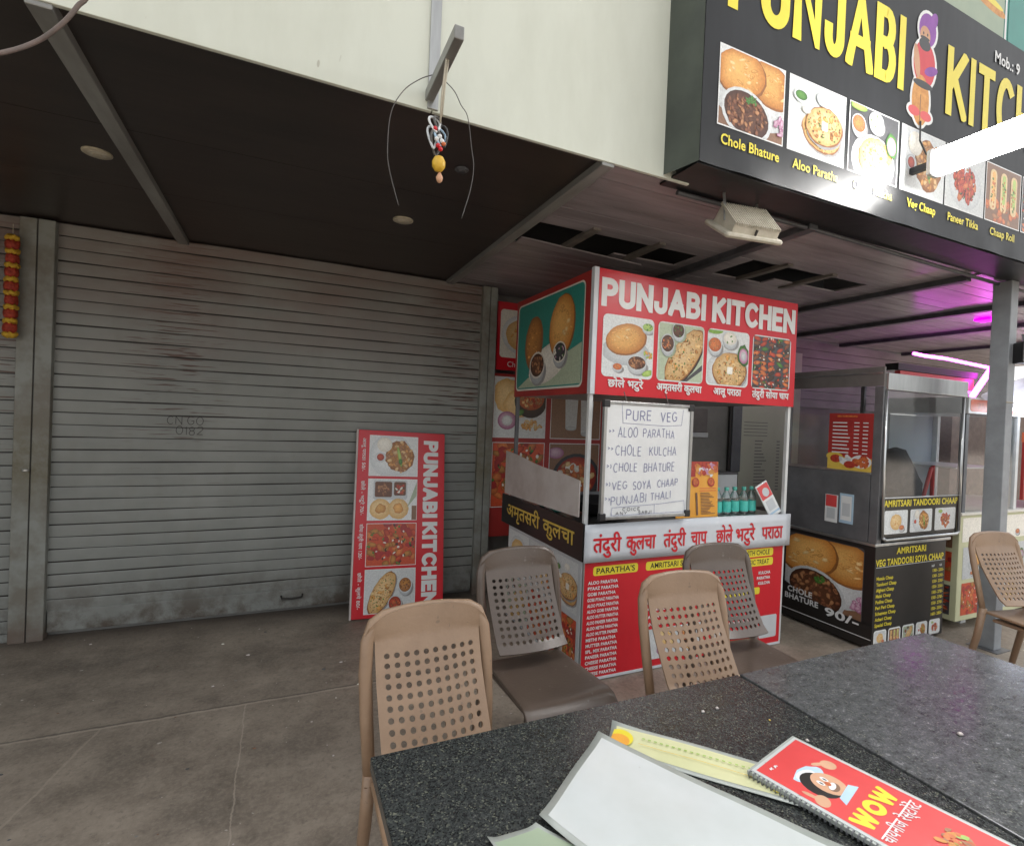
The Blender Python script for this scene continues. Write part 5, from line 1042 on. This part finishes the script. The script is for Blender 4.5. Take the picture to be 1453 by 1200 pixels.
# booklet axes: e1 along the spine direction (towards the viewer), e2 across
e1 = Vector((.215, -.977, 0)); e1 = Vector((.905-.872, .517-.734, 0)).normalized(); e2 = Vector((1.069-.872, .769-.734, 0)).normalized()
bk.location = (.872, .734, Z0+.0062)
bw_, bl_ = .20, .42
e1 = Vector((.24, -.97, 0)).normalized(); e2 = Vector((.97, .24, 0)).normalized()
def bq(u0_, u1_, v0_, v1_, z0_, z1_, m): 
    mb = MB(); P = [e2*u0_+e1*v1_, e2*u1_+e1*v1_, e2*u1_+e1*v0_, e2*u0_+e1*v0_]
    return mb.add([(p.x, p.y, z0_) for p in P]+[(p.x, p.y, z1_) for p in P], [(0, 3, 2, 1), (4, 5, 6, 7), (0, 1, 5, 4), (1, 2, 6, 5), (2, 3, 7, 6), (3, 0, 4, 7)], m)
bq(0, bw_, 0, bl_, 0, .008, 'lam').build('pages', bk, bevel=.001); bq(.006, bw_-.006, .006, bl_-.004, .0082, .009, 'paper').build('cover', bk)
mb = MB()
for k in range(48):
    c_ = e1*(.008+k*.0086); mb.tube([(c_.x+e2.x*.006*cos(t)-e2.x*.002, c_.y+e2.y*.006*cos(t), .005+.0065*sin(t)) for t in [i*2*pi/8 for i in range(9)]], .0012, 'stallg', 5)
mb.build('spiral_binding', bk, smooth=True)
o_ = e1*bl_; a = Art((o_.x, o_.y, .009), tuple(e2), tuple(-e1), h=.0003)
a.rect(.014, .006, bw_-.012, bl_-.012, 'redcard')
cx, cy = .088, .318                                  # drawn chef
a.ell(cx, cy+.022, .040, .020, 'blueprint', -8, 18, .08); a.ell(cx-.006, cy+.026, .026, .012, 'plate', -8); a.ell(cx-.012, cy-.004, .034, .036, 'blk', 0); a.ell(cx+.006, cy-.012, .03, .032, 'skin', 0); a.ell(cx+.004, cy-.022, .015, .010, 'wood', 10); a.ell(cx+.004, cy-.019, .013, .006, 'white', 10); a.ell(cx-.005, cy-.002, .005, .008, 'white'); a.ell(cx+.012, cy-.001, .005, .008, 'white'); a.ell(cx-.005, cy-.003, .002, .004, 'blk'); a.ell(cx+.012, cy-.002, .002, .004, 'blk'); a.ell(cx+.004, cy-.011, .006, .006, 'tikkao')
a.poly([(cx-.03, cy-.055), (cx+.045, cy-.05), (cx+.035, cy-.035), (cx-.02, cy-.04)], 'blueprint'); a.ell(cx-.055, cy-.025, .017, .013, 'skin', 20); a.ell(cx-.058, cy-.004, .005, .014, 'skin', 10); a.ell(cx+.066, cy+.012, .016, .014, 'skin', -20); a.ell(cx+.05, cy+.026, .014, .005, 'skin', -30)
a.strokes('WOW', .022, .212, .145, .037, .011, 'yel', .12); a.text('चायनीज रेस्टोरेंट', .02, .18, .020, 'white', width=.155, bold=.02)
a.bits(.12, .12, .03, .025, 24, .007, ('puff', 'tikkao', 'lime', 'beanl')); a.bits(.06, .10, .02, .03, 10, .006, ('puff', 'tikkao', 'lime')); a.bits(.05, .39, .014, .003, 9, .0022, ('white',))
a.build('cover_print', bk)
for i, (x, y, r_, l) in enumerate(((1.007, .943, .0045, 'yellowish food crumb near back edge of the black table'), (.962, .944, .004, 'grey food crumb left of a bigger one by table back edge'), (1.102, .772, .0045, 'pale food crumb beside the red booklet top corner'), (1.475, .659, .006, 'flat pale paper scrap on right table'), (1.09, .86, .003, 'tiny yellow crumb between the booklet and the table back edge'))):
    mb = MB(); mb.lathe((0, 0, 0), [(r_*.6, 0), (r_, r_*.3), (r_*.7, r_*.8), (r_*.2, r_)], 'worn' if i != 4 else 'gold', 7); mb.v = [(x+a_*(1.3 if i % 2 else 1)+r_*.2*sin(b_*900), y+b_, .7502+c_) for a_, b_, c_ in mb.v]
    tag(mb.build('crumb', smooth=True), l, 'crumb', 'crumbs on the tables')

# loose chips on the floor and clutter on the counter
mb = MB()
for k in range(260):
    x, y = random.uniform(-3, 1.4), 1.2+2.7*random.random(); r_ = .0022+.0065*random.random()**3; n_ = random.randint(4, 6); a0 = random.uniform(0, 6)
    ring = [(x+r_*random.uniform(.7, 1.3)*cos(a0+6.283*i/n_)*1.4, y+r_*random.uniform(.7, 1.3)*sin(a0+6.283*i/n_)) for i in range(n_)]; h_ = r_*.5
    mb.add([(px, py, .0005) for px, py in ring]+[(x+(px-x)*.7, y+(py-y)*.7, h_) for px, py in ring], [tuple(range(n_, 2*n_))]+[(i, (i+1) % n_, n_+(i+1) % n_, n_+i) for i in range(n_)], random.choice(('worn', 'worn', 'cream', 'wall', 'bgdark', 'wood')))
g_ = mb.build('floor_grit'); g_['kind'] = 'stuff'
pt = thing('frying_pan', 'dark round pan on the kiosk counter behind the whiteboard', 'pan', (1.85, 2.75, .866)); MB().lathe((1.85, 2.75, .867), [(.10, 0), (.17, .03), (.20, .085), (.205, .09), (.19, .085), (.16, .04)], 'blkm', 24).build('bowl', pt, smooth=True); MB().bar((2.04, 2.75, .945), (2.22, 2.72, .96), .025, .012, 'wood').build('handle', pt, bevel=.003)
for i, (y, r_) in enumerate(((3.05, .05), (2.86, .06))):
    mb = MB(); mb.lathe((0, 0, 0), [(r_*.4, 0), (r_, r_*.3), (r_*.9, r_*.7), (r_*.3, r_)], 'teal', 10); mb.v = [(KX0+.07+x*.8+.008*sin(y_*90), y+y_*1.7, .868+z) for x, y_, z in mb.v]
    tag(mb.build('plastic_bag', smooth=True), ('crumpled teal plastic bag at the side counter edge nearer the wall', 'crumpled teal plastic bag behind middle of worn white sheet')[i], 'bag')
HZ = 0
if HZ:
    hb = MB().box(-40, -50, -1, 60, 50, 4.6, 'white').build('haze'); hb['kind'] = 'stuff'
    hm = bpy.data.materials.new('haze air'); hm.use_nodes = True; t = hm.node_tree; t.nodes.clear(); o = t.nodes.new('ShaderNodeOutputMaterial'); pv = t.nodes.new('ShaderNodeVolumePrincipled')
    pv.inputs['Color'].default_value = (.95, .96, 1, 1); pv.inputs['Density'].default_value = HZ; t.links.new(pv.outputs[0], o.inputs['Volume'])
    hb.data.materials.clear(); hb.data.materials.append(hm)
